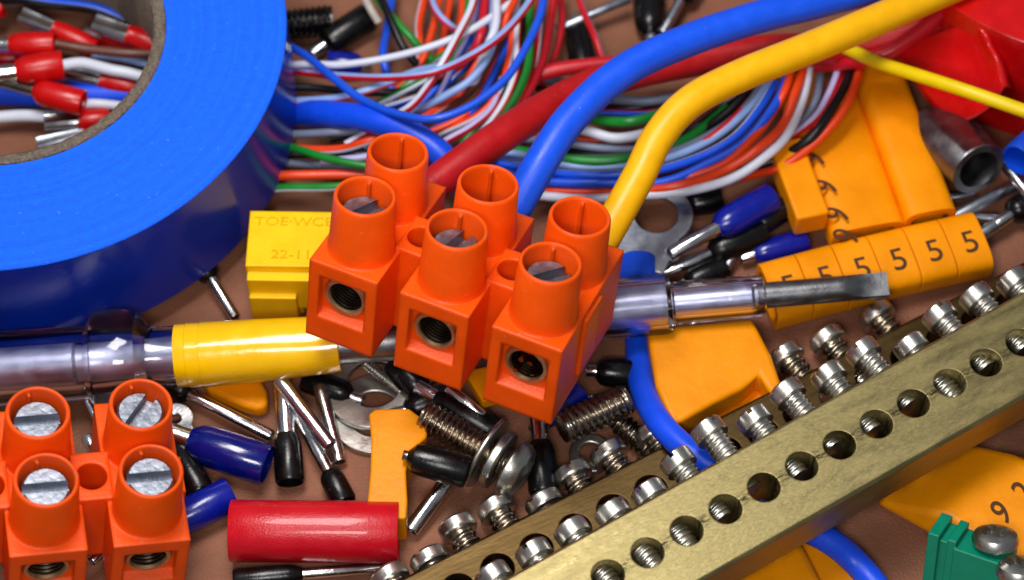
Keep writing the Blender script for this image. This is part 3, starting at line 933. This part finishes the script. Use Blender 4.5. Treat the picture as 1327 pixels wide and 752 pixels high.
h = MB()
xs = [(-120, .355), (20, .352), (108, .345), (116, .348), (121, .41), (126, .455), (138, .478), (152, .480), (168, .470), (183, .435), (190, .36), (195, .305), (212, .285), (234, .285)]
pr = [(r, along(x)) for x, r in xs]
h.lathe([(0, pr[0][1])] + pr + [(0.20, along(236)), (0.19, along(190)), (0.205, along(120)), (0.21, along(-100)), (0, along(-104))], 48)
obj('handle', h, 'clear', t, 30)
c = MB()
c.lathe([(0, along(-98)), (.195, along(-96)), (.195, along(100)), (.17, along(104)), (.17, along(124)), (.18, along(126)), (.186, along(228)), (0, along(229))], 40)
obj('inner_rod', c, 'rod', t, 30)
c = MB()
rr = random.Random(9)
prof = [(.285, along(231)), (.292, along(230)), (.294, along(244)), (.300, along(245)), (.298, along(262)), (.303, along(263)), (.294, along(330)), (.284, along(370)), (.274, along(400)), (.262, along(428)), (.252, along(440)), (.240, along(441)), (.17, along(441.5))]
c.lathe(prof, 64)
for p in c.v:
    a = math.atan2(p.y, p.x)
    q = 0.006 * math.sin(3 * a + p.z * 5) + 0.004 * math.sin(7 * a - p.z * 9)
    p.x *= 1 + q * 1.6
    p.y *= 1 + q * 1.6
obj('wrapped_sleeve', c, 'ytape', t, 25)
c = MB()
c.lathe([(.185, along(438)), (.185, along(560)), (.17, along(564)), (0, along(565))], 32)
obj('shaft', c, 'blade', t, 30)

p0, p1 = P(640, 414, .50), P(1152, 369, .64)
L = (p1 - p0).length
t = thing('flat_screwdriver', 'flat blade screwdriver with clear collar lying over the amber strip of fives', 'screwdriver', align(p0, p1))


def al2(px):
    return L * (px - 640) / 512.0


c = MB()
c.lathe([(0, 0), (.25, .01), (.285, .05), (.285, al2(862)), (.27, al2(868)), (.212, al2(870)), (.205, al2(872)), (.200, al2(978)), (.19, al2(988)), (.165, al2(990)), (.125, al2(990)), (.125, al2(872)), (.20, al2(862)), (.20, .1), (0, .09)], 48)
obj('clear_collar', c, 'clear', t, 30)
c = MB()
c.lathe([(0, .1), (.19, .11), (.19, al2(858)), (.175, al2(864)), (.12, al2(866)), (.12, al2(972)), (.10, al2(976)), (.10, al2(988))], 40)
for k in range(5):
    pass
obj('inner_rod', c, 'rod', t, 30)
c = MB()
rows = []
NB = 28
for px in [980, 990, 1040, 1085, 1096, 1104, 1112, 1122, 1136, 1146, 1150]:
    k = min(1, max(0, (px - 1090) / 34.0))
    k = k * k * (3 - 2 * k)
    for j in range(NB):
        a = 2 * math.pi * j / NB
        x, y = .122 * math.cos(a), .122 * math.sin(a)
        y2 = max(-.06, min(.045, y))
        x2 = math.copysign(abs(x) ** .6 * .122 ** .4, x) * 0.98
        c.v.append(Vector((x + (x2 - x) * k, y + (y2 - y) * k, al2(px))))
n = 11
for i in range(n - 1):
    for j in range(NB):
        q = (j + 1) % NB
        c.f.append([i * NB + j, i * NB + q, (i + 1) * NB + q, (i + 1) * NB + j])
        c.mi.append(0)
c.f.append(list(range((n - 1) * NB, n * NB)))
c.mi.append(0)
rollm = Matrix.Rotation(math.radians(14), 4, 'Z')
c.v = [rollm @ p for p in c.v]
obj('blade', c, 'blade', t, 40)


# ------------------------------------------------------------------ brass bars with clamp screws
def wear_marks(m):
    """dark scored line from hole to hole and short bright nicks on the bar"""
    nt = m.node_tree
    N = nt.nodes
    Lk = nt.links.new
    b = N['Principled BSDF']
    src = b.inputs['Base Color'].links[0].from_socket
    tc = N.new('ShaderNodeTexCoord')
    sx = N.new('ShaderNodeSeparateXYZ')
    Lk(tc.outputs['Object'], sx.inputs[0])
    ab = N.new('ShaderNodeMath')
    ab.operation = 'ABSOLUTE'
    Lk(sx.outputs[1], ab.inputs[0])
    mr = N.new('ShaderNodeMapRange')
    mr.inputs[1].default_value = .085
    mr.inputs[2].default_value = .0
    Lk(ab.outputs[0], mr.inputs[0])
    mp = N.new('ShaderNodeMapping')
    mp.inputs['Scale'].default_value = (5.0, 16, 1)
    Lk(tc.outputs['Object'], mp.inputs[0])
    n = N.new('ShaderNodeTexNoise')
    n.inputs['Scale'].default_value = 2.4
    n.inputs['Detail'].default_value = 8
    n.inputs['Roughness'].default_value = .8
    Lk(mp.outputs[0], n.inputs['Vector'])
    r2 = N.new('ShaderNodeMapRange')
    r2.inputs[1].default_value = .46
    r2.inputs[2].default_value = .54
    Lk(n.outputs['Fac'], r2.inputs[0])
    mu = N.new('ShaderNodeMath')
    mu.operation = 'MULTIPLY'
    Lk(mr.outputs[0], mu.inputs[0])
    Lk(r2.outputs[0], mu.inputs[1])
    mx = N.new('ShaderNodeMix')
    mx.data_type = 'RGBA'
    mx.inputs[7].default_value = (.02, .017, .012, 1)
    Lk(mu.outputs[0], mx.inputs[0])
    Lk(src, mx.inputs[6])
    # speckled dirt
    n3 = N.new('ShaderNodeTexNoise')
    n3.inputs['Scale'].default_value = 26
    n3.inputs['Detail'].default_value = 6
    n3.inputs['Roughness'].default_value = .8
    Lk(tc.outputs['Object'], n3.inputs['Vector'])
    r3 = N.new('ShaderNodeMapRange')
    r3.inputs[1].default_value = .62
    r3.inputs[2].default_value = .74
    r3.inputs[4].default_value = .55
    Lk(n3.outputs['Fac'], r3.inputs[0])
    m3 = N.new('ShaderNodeMix')
    m3.data_type = 'RGBA'
    m3.inputs[7].default_value = (.09, .07, .04, 1)
    Lk(r3.outputs[0], m3.inputs[0])
    Lk(mx.outputs[2], m3.inputs[6])
    Lk(m3.outputs[2], b.inputs['Base Color'])


wear_marks(M['brass'])


def brass_bar(label, h0, h1, nh, ztop, thick, back, front, s0, s1, m, k0, k1, hr=.143):
    a, b = P(h0[0], h0[1], ztop), P(h1[0], h1[1], ztop)
    d = (b - a)
    step = d.length / nh
    d.normalize()
    pr_ = Vector((-d.y, d.x, 0))
    mt = Matrix((d, pr_, Vector((0, 0, 1)))).transposed().to_4x4()
    mt.translation = a - Vector((0, 0, thick))
    s, c = MB(), MB()
    ch = 0.03
    prof = [(-front, ch), (-front + ch, 0), (back - ch, 0), (back, ch), (back, thick - ch), (back - ch, thick), (-front + ch, thick), (-front, thick - ch)]
    v = [(s0, y, z) for y, z in prof] + [(s1, y, z) for y, z in prof]
    f = [tuple(range(8)), tuple(range(15, 7, -1))] + [(i, 8 + i, 8 + (i + 1) % 8, (i + 1) % 8) for i in range(8)]
    s.add(v, f)
    for k in range(k0, k1):
        c.lathe([(0, -.2), (hr, -.2), (hr, thick + .2), (0, thick + .2)], 36, mtx=Matrix.Translation((k * step, 0, 0)))
    s.f = [list(reversed(q)) for q in s.f]
    r = boolean(s, c)
    t = thing('brass_bar', label, 'terminal bar', mt, 'brass terminal bars')
    obj('bar', r, m, t, 25)
    return mt, step


BARF, STEP = brass_bar('large pale brass bar in front with a row of round holes', (788, 745), (1278, 470), 10, 1.20, .50, .43, .46, -2.4, 7.5, 'brass', -5, 17)
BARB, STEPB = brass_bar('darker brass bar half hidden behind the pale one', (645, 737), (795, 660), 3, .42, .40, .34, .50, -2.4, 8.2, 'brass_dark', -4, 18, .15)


def make_screw_meshes():
    a, c = MB(), MB()
    a.lathe([(0, 0), (.146, 0), (.154, .004), (.157, .010), (.158, .132), (.150, .147), (.11, .152), (0, .153)], 40)
    c.box((-.4, -.024, .095), (.4, .024, .4))
    hd = boolean(a, c)
    th = MB()
    th.thread(.120, .020, .050, -.60, .02, 26, 7)
    hd2, c2 = MB(), MB()
    hd2.lathe([(0, 0), (.13, 0), (.168, .012), (.177, .03), (.176, .118), (.160, .142), (.10, .150), (0, .152)], 40)
    c2.box((-.4, -.026, .10), (.4, .026, .4))
    hd2 = boolean(hd2, c2)
    th2 = MB()
    th2.thread(.135, .028, .075, -.5, .02, 26, 8)
    return hd, th, hd2, th2


HD, TH, HD2, TH2 = make_screw_meshes()
SCREW = {}


def bar_screw(kind, mt, label, group):
    if kind not in SCREW:
        t = thing('clamp_screw', label, 'screw', mt, group)
        obj('screw_head', HD if kind == 'a' else HD2, 'steel', t, 18)
        obj('thread', TH if kind == 'a' else TH2, 'dsteel' if kind == 'b' else 'steel', t, 60)
        SCREW[kind] = t
        return t
    o = dup(SCREW[kind], mt, label)
    o['group'] = group
    return o


def screw_at(bar, s, y, z, roll, tilt=0.0):
    """screw whose head base sits at (s, y, z) of the bar, pointing away from it"""
    m = bar @ Matrix.Translation((s, y, z)) @ Matrix.Rotation(-math.pi / 2, 4, 'X')
    return m @ Matrix.Rotation(tilt, 4, 'Y') @ Matrix.Rotation(roll, 4, 'Z')


def bar_s(bar, px, py, z):
    q = bar.inverted() @ P(px, py, z)
    return q.x, q.y


GF = 'clamp screws of the front brass bar'
fs = [((742, 690), 'screw sunk low beside the hole second from the bottom edge of the pale bar', .3),
      ((795, 666), 'screw sunk almost to its slotted head above a hole of the dark bar', 2.2),
      ((842, 641), 'wide head resting near the edge between dark and pale bars left of the blue cable', .9),
      ((879, 600), 'screw standing in front of the deep blue cable where it dives under the bar', 1.2),
      ((919, 560), 'tall screw just right of the deep blue cable', 1.9),
      ((978, 545), 'short screw below the notched amber marker', 1.3),
      ((1021, 510), 'tall screw with its slot showing right of the notched amber marker', 2.5),
      ((1074, 488), 'screw with a gold tinted head between two taller ones', .8),
      ((1119, 457), 'tall screw under the tip of the flat blade', 1.0),
      ((1181, 451), 'screw sunk to its head right of the one under the blade tip', .5),
      ((1218, 410), 'screw with a notched head under the right end of the strip of fives', 1.6),
      ((1266, 386), 'screw right below the corner of the strip of fives', 2.0),
      ((1314, 366), 'last screw of the pale bar cut by the right edge', .4),
      ((692, 718), 'screw leaning over a hole of the dark bar close to the bottom edge', 1.1),
      ((640, 748), 'lowest screw of the pale bar cut by the bottom edge', .7)]
for (px, py), lab, roll in fs:
    s, y = bar_s(BARF, px, py, .97)
    bar_screw('a', screw_at(BARF, s, y - .075, .97 - .70, roll, random.uniform(-.04, .04)), lab, GF)
GK = 'clamp screws of the rear brass bar'
bs = [((505, 748), 'worn screw of the dark bar right at the bottom edge', .2),
      ((556, 726), 'head of the dark bar low beside the red sleeving', 1.0),
      ((592, 684), 'screw with dark ribs right of the thick pin', .4),
      ((642, 659), 'screw under the washers of the big bolt', 1.9),
      ((705, 652), 'screw sunk to its head below the black ferrule', .8),
      ((741, 614), 'gold tinted screw below the chunky set screw', 1.4),
      ((788, 588), 'gold tinted screw between the set screw and the blue cable', .9),
      ((846, 562), 'screw hidden behind the bend of the blue cable', .5),
      ((1018, 462), 'dark ribbed screw right beside the notched amber marker', 1.1),
      ((1072, 440), 'gold tinted round head below the strip of fives', 2.2),
      ((1136, 408), 'dark ribbed screw tucked below the strip of fives', 1.3),
      ]
for (px, py), lab, roll in bs:
    s, y = bar_s(BARB, px, py, .22)
    bar_screw('b', screw_at(BARB, s, y - .08, .20, roll, random.uniform(-.06, .06)), lab, GK)

# ------------------------------------------------------------------ amber cable markers
GM = 'amber cable markers'


def rounded(w, h, e=3.4, n=44):
    out = []
    for k in range(n):
        a = 2 * math.pi * k / n
        ca, sa = math.cos(a), math.sin(a)
        out.append((math.copysign(abs(ca) ** (2 / e), ca) * w / 2, h / 2 + math.copysign(abs(sa) ** (2 / e), sa) * h / 2))
    return out


def ring_strip(outer, inner, y0, y1):
    """hollow strip along local x from y0 to y1; outlines are in (y, z)"""
    n = len(outer)
    b = MB()
    v = [(y0, *p) for p in outer] + [(y1, *p) for p in outer] + [(y0, *p) for p in inner] + [(y1, *p) for p in inner]
    f = []
    for k in range(n):
        q = (k + 1) % n
        f.append((k, q, n + q, n + k)[::-1])
        f.append((2 * n + k, 2 * n + q, 3 * n + q, 3 * n + k))
        f.append((k, q, 2 * n + q, 2 * n + k))
        f.append((n + k, n + q, 3 * n + q, 3 * n + k)[::-1])
    return b.add(v, f)


def strip_frame(a, b, z, tilt=0.0):
    p0, p1 = P(*a, z), P(*b, z)
    x = (p1 - p0).normalized()
    y = Vector((-x.y, x.x, 0)).normalized()
    m = Matrix((x, y, x.cross(y))).transposed().to_4x4()
    m.translation = p0
    return m @ Matrix.Rotation(tilt, 4, 'X'), (p1 - p0).length


# the strip of fives: six segments, each printed
mt, L = strip_frame((990, 398), (1266, 330), .06, math.radians(4))
t = thing('cable_marker_strip', 'amber strip of six cable markers each printed with a 5', 'cable marker', mt, GM)
w_, h_ = .64, .40
seg = L / 6
for i in range(6):
    oc = rounded(w_, h_)
    ic = [((y) * .74, h_ / 2 + (z - h_ / 2) * .66) for y, z in oc]
    g = .004
    b = ring_strip(oc, ic, i * seg + g, (i + 1) * seg - g)
    for p in b.v:
        p.y += .02 * math.sin(p.x / L * 3.1)
    s_ = obj('marker_segment', b, 'marker', t, 40, bevel=.008)
    d = text_mb('5', .40, .004)
    d.v = [Vector((p.x * .85 + (i + .55) * seg, p.y * .82 - .05, p.z + h_ + .001)) for p in d.v]
    obj('digit', d, 'ink', s_, 0)

# the wide two-ridged strip of nines
mt, L = strip_frame((1076, 100), (1154, 316), .02, 0)
t = thing('cable_marker_strip', 'wide double ridged amber marker strip printed with nines, under the strip of fives', 'cable marker', mt, GM)
for u0, wd, ht in ((.36, .52, .46), (-.26, .74, .40)):
    sec = rounded(wd, ht, 4.2)
    b = ring_strip(sec, [(y * .74, ht / 2 + (z - ht / 2) * .62) for y, z in sec], 0, L)
    for p in b.v:
        p.y += u0
    obj('marker_bar', b, 'marker', t, 40, bevel=.01)
for i, (px, py) in enumerate([(1055, 206), (1071, 242), (1086, 278), (1098, 306)]):
    q = mt.inverted() @ P(px, py, .485)
    d = text_mb('9', .36, .004)
    rot = Matrix.Rotation(math.radians(150), 4, 'Z')
    d.v = [rot @ Vector((p.x * .8, p.y, 0)) + Vector((q.x, min(q.y, .50), .462 + p.z)) for p in d.v]
    obj('digit', d, 'ink', t, 0)

# small plain amber marker left of it
mt, L = strip_frame((1014, 204), (1050, 302), .26, 0)
b = MB().box((0, -.165, 0), (L, .165, .30))
t = obj('cable_marker', MB().add([mt @ p for p in b.v], b.f), 'marker', None, 40, bevel=.03, seg=3)
tag(t, 'small plain amber marker leaning against the strip of nines', 'cable marker', GM)


def marker_prism(label, poly, z0, z1, bev=.05, extra=None):
    c = MB()
    c.prism([tuple(P(x, y, z1))[:2] for x, y in poly], z0, z1)
    if extra:
        for pl, a, b_ in extra:
            c.prism([tuple(P(x, y, b_))[:2] for x, y in pl], a, b_)
    return tag(obj('cable_marker', c, 'marker', None, 40, bevel=bev, seg=4), label, 'cable marker', GM)


marker_prism('notched amber marker beside the deep blue cable below the flat screwdriver',
             [(838, 425), (975, 412), (1000, 460), (1014, 500), (1000, 512), (984, 484), (962, 504), (925, 522), (872, 552), (850, 500)], .02, .42, .045,
             [([(885, 510), (985, 482), (1014, 505), (1010, 530), (960, 538), (882, 560), (866, 540)], .0, .13)])
marker_prism('waisted amber marker standing between the red sleeving and the big bolt',
             [(478, 536), (486, 530), (530, 529), (553, 546), (553, 566), (534, 584), (526, 610), (528, 650), (526, 672), (474, 672), (480, 610), (481, 570)], .02, .46, .022)
marker_prism('rounded amber marker peeping from under the yellow sleeve',
             [(252, 470), (330, 478), (346, 506), (347, 524), (335, 530), (318, 526), (268, 505)], .02, .20, .05)
marker_prism('amber marker lump at the bottom edge below the pale bar',
             [(905, 800), (925, 735), (962, 705), (1005, 688), (1040, 700), (1062, 745), (1090, 800)], .02, .30, .08)
marker_prism('second amber lump at the bottom edge beside the blue cable',
             [(1010, 800), (1000, 720), (1030, 688), (1075, 705), (1110, 740), (1140, 800)], .0, .16, .06)
marker_prism('amber scrap in the shade below the right pole of the tilted block',
             [(600, 480), (650, 470), (660, 510), (625, 520)], .3, .46, .03)

# marker with 9 and 2 at the lower right
def hull(pts):
    bm = bmesh.new()
    for p in pts:
        bm.verts.new(p)
    r = bmesh.ops.convex_hull(bm, input=bm.verts)
    junk = list(set(v for v in r['geom_interior'] + r['geom_unused'] if isinstance(v, bmesh.types.BMVert)))
    bmesh.ops.delete(bm, geom=junk, context='VERTS')
    bmesh.ops.dissolve_limit(bm, angle_limit=.05, verts=bm.verts, edges=bm.edges)
    bm.verts.index_update()
    o = MB().add([v.co.copy() for v in bm.verts], [[v.index for v in f.verts] for f in bm.faces])
    bm.free()
    return o


R1p, R2p = P(1226, 668, .40), P(1308, 588, .46)
D1p, D2p = P(1440, 655, .40), P(1400, 800, .30)
base = P(1300, 650, 0)
t = thing('cable_marker', 'big amber marker printed 9 and 2 above the green connector', 'cable marker', Matrix.Translation(base), GM)
pts = [P(1136, 652, .10), P(1180, 612, .12), P(1232, 573, .14), P(1262, 577, .26), R1p, R2p, D1p, D2p, P(1225, 694, .12), P(1136, 652, .02), P(1232, 578, 0), P(1225, 700, 0), P(1420, 620, 0), P(1400, 800, 0)]
c = hull([p - base for p in pts])
obj('marker_body', c, 'marker', t, 40, bevel=.07, seg=4)
ax = P(1332, 640, .42) - P(1299, 664, .42)
nz = (R2p - R1p).cross(D1p - R1p).normalized()
if nz.z < 0:
    nz = -nz
ax = (ax - nz * ax.dot(nz)).normalized()
fm = Matrix((ax, nz.cross(ax), nz)).transposed().to_4x4()
for ch, px, py, sz in (('9', 1299, 664, .33), ('2', 1327, 640, .34)):
    q = P(px, py, .43)
    q = q - nz * (q - R1p).dot(nz) - base
    d = text_mb(ch, sz, .006)
    d.v = [fm @ Vector((p.x * .8, p.y, p.z + .012)) + q for p in d.v]
    obj('digit', d, 'ink', t, 0)

# ------------------------------------------------------------------ yellow connector behind the tilted block
p = P(318, 345, .75)
mt = Matrix.Translation((p.x, p.y, 0)) @ Matrix.Rotation(math.radians(-1), 4, 'Z')
t = thing('quick_splice', 'square yellow wire connector with raised lettering between tape roll and block', 'connector', mt)
b = MB()
b.box((0, 0, .30), (.92, .62, .75))
b.box((.012, -.10, .18), (.90, .60, .66))
b.box((.03, -.05, 0), (.50, .60, .3))
b.box((.62, .02, 0), (.90, .60, .3))
b.box((.02, -.16, 0), (.46, .0, .44))
b.box((.62, -.14, 0), (.90, .0, .44))
obj('connector_body', b, 'yblock', t, 20)
for txt, y in (('TOE·WCE', .50), ('22-11', .13)):
    d = text_mb(txt, .15, .0045)
    d.v = [Vector((q.x * 1.12 + .42, q.y * .9 + y, q.z + .752)) for q in d.v]
    obj('raised_lettering', d, 'yblock', t, 20)

# ------------------------------------------------------------------ red sleeving
p0, p1 = P(299, 688, .28), P(517, 690, .28)
L = (p1 - p0).length
c = MB()
c.lathe([(.275, 0), (.28, .008), (.278, L * .3), (.281, L * .7), (.280, L - .008), (.275, L), (.235, L), (.232, L - .02), (.232, .02), (.235, 0)], 64, closed=True)
m_ = align(p0, p1)
tag(obj('sleeving', MB().add([m_ @ q for q in c.v], c.f), 'redtube', None, 40), 'short satin red plastic tube lying at the bottom left', 'sleeving')

# ------------------------------------------------------------------ big bolt, washers, set screws
p0, p1 = P(549, 538, .42), P(626, 584, .36)
m_ = align(p0, p1)
L = (p1 - p0).length
t = thing('machine_screw', 'big pan head machine screw with washers left of the black ferrule', 'screw', m_)
c = MB()
c.thread(.165, .028, .058, 0, L + .3, 32, 7)
obj('thread', c, 'dsteel', t, 60)
c = MB()
c.lathe([(0, L + .28), (.25, L + .28), (.275, L + .30), (.272, L + .37), (.23, L + .43), (.14, L + .46), (0, L + .47)], 48)
c2 = MB()
c2.box((-.5, -.035, L + .40), (.5, .035, L + .7))
obj('screw_head', boolean(c, c2), 'steel', t, 35)
for nm, z0, z1, ro in (('flat_washer', L + .02, L + .06, .36), ('spring_washer', L + .12, L + .20, .29)):
    c = MB()
    c.lathe([(.17, z0), (ro - .01, z0), (ro, z0 + .012), (ro, z1 - .012), (ro - .01, z1), (.17, z1)], 48, closed=True)
    obj(nm, c, 'steel', t, 35)

GS = 'loose set screws'


def set_screw(label, a, b, r, pitch, m='dsteel', depth=.03):
    p0, p1 = P(*a), P(*b)
    L = (p1 - p0).length
    c, k = MB(), MB()
    c.thread(r, depth, pitch, 0, L, 30, 7)
    k.box((-.5, -.03, -.2), (.5, .03, .07))
    m_ = align(p0, p1, .6)
    c.v = [m_ @ q for q in c.v]
    return tag(obj('set_screw', c, m, None, 60), label, 'screw', GS)


set_screw('chunky set screw beside the blue cable below the tilted block', (728, 556, .40), (812, 518, .36), .165, .068, 'dsteel', .035)
set_screw('dark set screw at the upper left beside the tape roll', (366, 34, .25), (432, 26, .25), .17, .06, 'gunmetal')
set_screw('slim threaded screw under the shaft of the tester screwdriver', (472, 470, .22), (520, 508, .16), .05, .03, 'steel', .012)
set_screw('short threaded stub right of the chunky set screw', (800, 545, .12), (848, 590, .10), .12, .06)

# ------------------------------------------------------------------ ring lugs
GL = 'flat metal ring lugs'


def lug(label, centre, ro, ri, neck, z, th, m, wid=None, cy=1.0):
    cpt = P(*centre, z)
    nk = P(*neck, z)
    d = (nk - cpt)
    ln = d.length
    ang = math.atan2(d.y, d.x)
    outer = []
    n = 56
    wd = wid if wid else ro * .62
    for k in range(n):
        a = 2 * math.pi * k / n
        x, y = ro * math.cos(a), ro * math.sin(a)
        if x > 0 and abs(y) < wd:
            x = max(x, ln)
        outer.append((x, y))
    inner = [(ri * math.cos(2 * math.pi * k / n), ri * math.sin(2 * math.pi * k / n)) for k in range(n)]
    b = MB()
    e = .012
    lay = [(outer, 0), (outer, th), (inner, th), (inner, 0)]
    for pl, zz in lay:
        for x, y in pl:
            b.v.append(Vector((x, y, zz)))
    for i in range(4):
        j = (i + 1) % 4
        for k in range(n):
            q = (k + 1) % n
            b.f.append([i * n + k, i * n + q, j * n + q, j * n + k])
            b.mi.append(0)
    mt = Matrix.Translation((cpt.x, cpt.y, z)) @ Matrix.Rotation(ang, 4, 'Z')
    b.v = [mt @ p for p in b.v]
    return tag(obj('ring_lug', b, m, None, 30, bevel=e), label, 'ring lug', GL)


lug('grey ring lug with its blue sleeve between the yellow cable and the navy ferrule', (850, 282), .36, .21, (822, 348), .30, .06, 'zinc', .30)
c = MB()
p0, p1 = P(826, 338, .24), P(828, 420, .22)
m_ = align(p0, p1)
L = (p1 - p0).length
c.lathe([(.15, 0), (.19, .0), (.205, .03), (.205, L * .6), (.15, L), (.12, L), (.125, .5 * L)], 32, closed=True)
tag(obj('insulating_sleeve', MB().add([m_ @ q for q in c.v], c.f), 'blue', None, 40), 'bright blue sleeve joining the grey ring lug to the deep blue cable', 'sleeve')
lug('large polished ring lug under the tester screwdriver shaft', (484, 502), .47, .25, (560, 470), .10, .07, 'steel', .25)
lug('second polished ring under the large one', (486, 540), .42, .24, (540, 560), .02, .06, 'steel', .2)
lug('bright spade lug beside the navy ferrule at the lower left block', (228, 546), .17, .05, (245, 585), .22, .05, 'tin', .12)
lug('shiny ring below the chunky set screw', (765, 592), .20, .11, (770, 604), .04, .08, 'steel', .1)

# ------------------------------------------------------------------ zinc tube lug at the upper right
p0, p1 = P(1208, 153, .30), P(1268, 220, .56)
m_ = align(p0, p1)
L = (p1 - p0).length
c = MB()
c.lathe([(.27, 0), (.285, .01), (.285, L - .015), (.275, L), (.205, L), (.20, L - .02), (.2, .02), (.205, 0)], 48, closed=True)
for q in c.v:
    if q.z < .3:
        k = (0.3 - q.z) / .3
        q.y *= 1 - .45 * k
        q.x *= 1 + .22 * k
tag(obj('tube_lug', MB().add([m_ @ q for q in c.v], c.f), 'blade', None, 40), 'thick zinc crimp tube with an open end under the red tape', 'tube')

# ------------------------------------------------------------------ red tape roll with a crumpled loose end
e0, e1 = P(1268, 30, 1.45), P(1327, 56, 1.45)
mid = (e0 + e1) / 2
dr = (e1 - e0).normalized()
nrm = Vector((-dr.y, dr.x, 0))
if nrm.y < 0:
    nrm = -nrm
cc = mid + nrm * 2.4
t = thing('tape_roll', 'glossy red tape roll cut off by the upper right corner with a torn end', 'tape roll', Matrix.Translation((cc.x, cc.y, 0)))
c = MB()
c.lathe([(1.5, .0), (2.39, 0), (2.4, .01), (2.4, 1.44), (2.39, 1.45), (1.5, 1.45)], 128, closed=True)
obj('tape_winding', c, 'redtape', t, 30)
net = [[(1150, 62, .70), (1185, 105, .60), (1234, 161, .40)],
       [(1205, 45, 1.00), (1232, 90, .85), (1262, 157, .60)],
       [(1258, 28, 1.28), (1276, 68, 1.12), (1293, 138, .85)],
       [(1266, 30, 1.38), (1285, 66, 1.28), (1304, 111, 1.08)],
       [(1274, 36, 1.40), (1293, 70, 1.26), (1307, 112, 1.04)],
       [(1280, 44, 1.20), (1300, 80, 1.00), (1310, 116, .86)]]
rows = [smooth_pts([P(*q) for q in r_], 3) for r_ in net]
cols = [[r_[i] for r_ in rows] for i in range(len(rows[0]))]
c = MB()
nr, nc = len(cols), len(cols[0])
rr = random.Random(4)
for i in range(nr):
    for j in range(nc):
        p = cols[i][j].copy()
        p += Vector((rr.uniform(-.02, .02), rr.uniform(-.02, .02), rr.uniform(-.05, .05)))
        c.v.append(p - Vector((cc.x, cc.y, 0)))
for i in range(nr - 1):
    for j in range(nc - 1):
        c.f.append([i * nc + j, i * nc + j + 1, (i + 1) * nc + j + 1, (i + 1) * nc + j])
        c.mi.append(0)
o = obj('loose_end', c, 'redtape', t, 60)
md = o.modifiers.new('soft', 'SUBSURF')
md.levels = 2
md.render_levels = 2
md = o.modifiers.new('thick', 'SOLIDIFY')
md.thickness = .02

# ------------------------------------------------------------------ green connector with two cross-head screws
p = P(1206, 690, .9)
mt = Matrix.Translation((p.x, p.y - .3, 0)) @ Matrix.Rotation(math.radians(-24), 4, 'X') @ Matrix.Rotation(math.radians(-30), 4, 'Z')
t = thing('screw_connector', 'green plastic connector block at the lower right corner', 'connector', mt)
b = MB()
b.box((0, 0, 0), (.10, .32, .86))
b.box((.085, .03, 0), (.20, .30, .80))
b.box((.18, 0.0, 0), (.26, .31, .86))
b.box((.25, -.02, 0), (.72, .30, .80))
b.box((.25, .30, 0), (1.7, .5, .45))
b.box((.70, -.6, 0), (1.8, .34, .50))
obj('housing', b, 'green', t, 20)
GX = 'cross head screws of the green connector'


def cross_screw(label, px, py, z, r):
    c0 = P(px, py, z)
    mt = Matrix.Translation(c0) @ Matrix.Rotation(-.62, 4, 'X') @ Matrix.Rotation(.3, 4, 'Z') @ Matrix.Translation((0, 0, -.5))
    t = thing('cross_screw', label, 'screw', mt, GX)
    a, k = MB(), MB()
    a.lathe([(0, .36), (r * .95, .36), (r, .372), (r, .415), (r * .90, .455), (r * .6, .482), (0, .490)], 40)
    k.box((-r * .6, -.03, .41), (r * .6, .028, .8))
    k.box((-.03, -r * .6, .408), (.03, r * .6, .802))
    obj('screw_head', boolean(a, k), 'steel', t, 35)
    c = MB()
    c.thread(r * .55, .03, .07, -.1, .38, 26, 7)
    obj('thread', c, 'steel', t, 60)


cross_screw('cross head screw standing behind the green connector', 1291, 686, .92, .205)
cross_screw('cross head screw in front, cut by the lower right corner', 1322, 726, .92, .205)
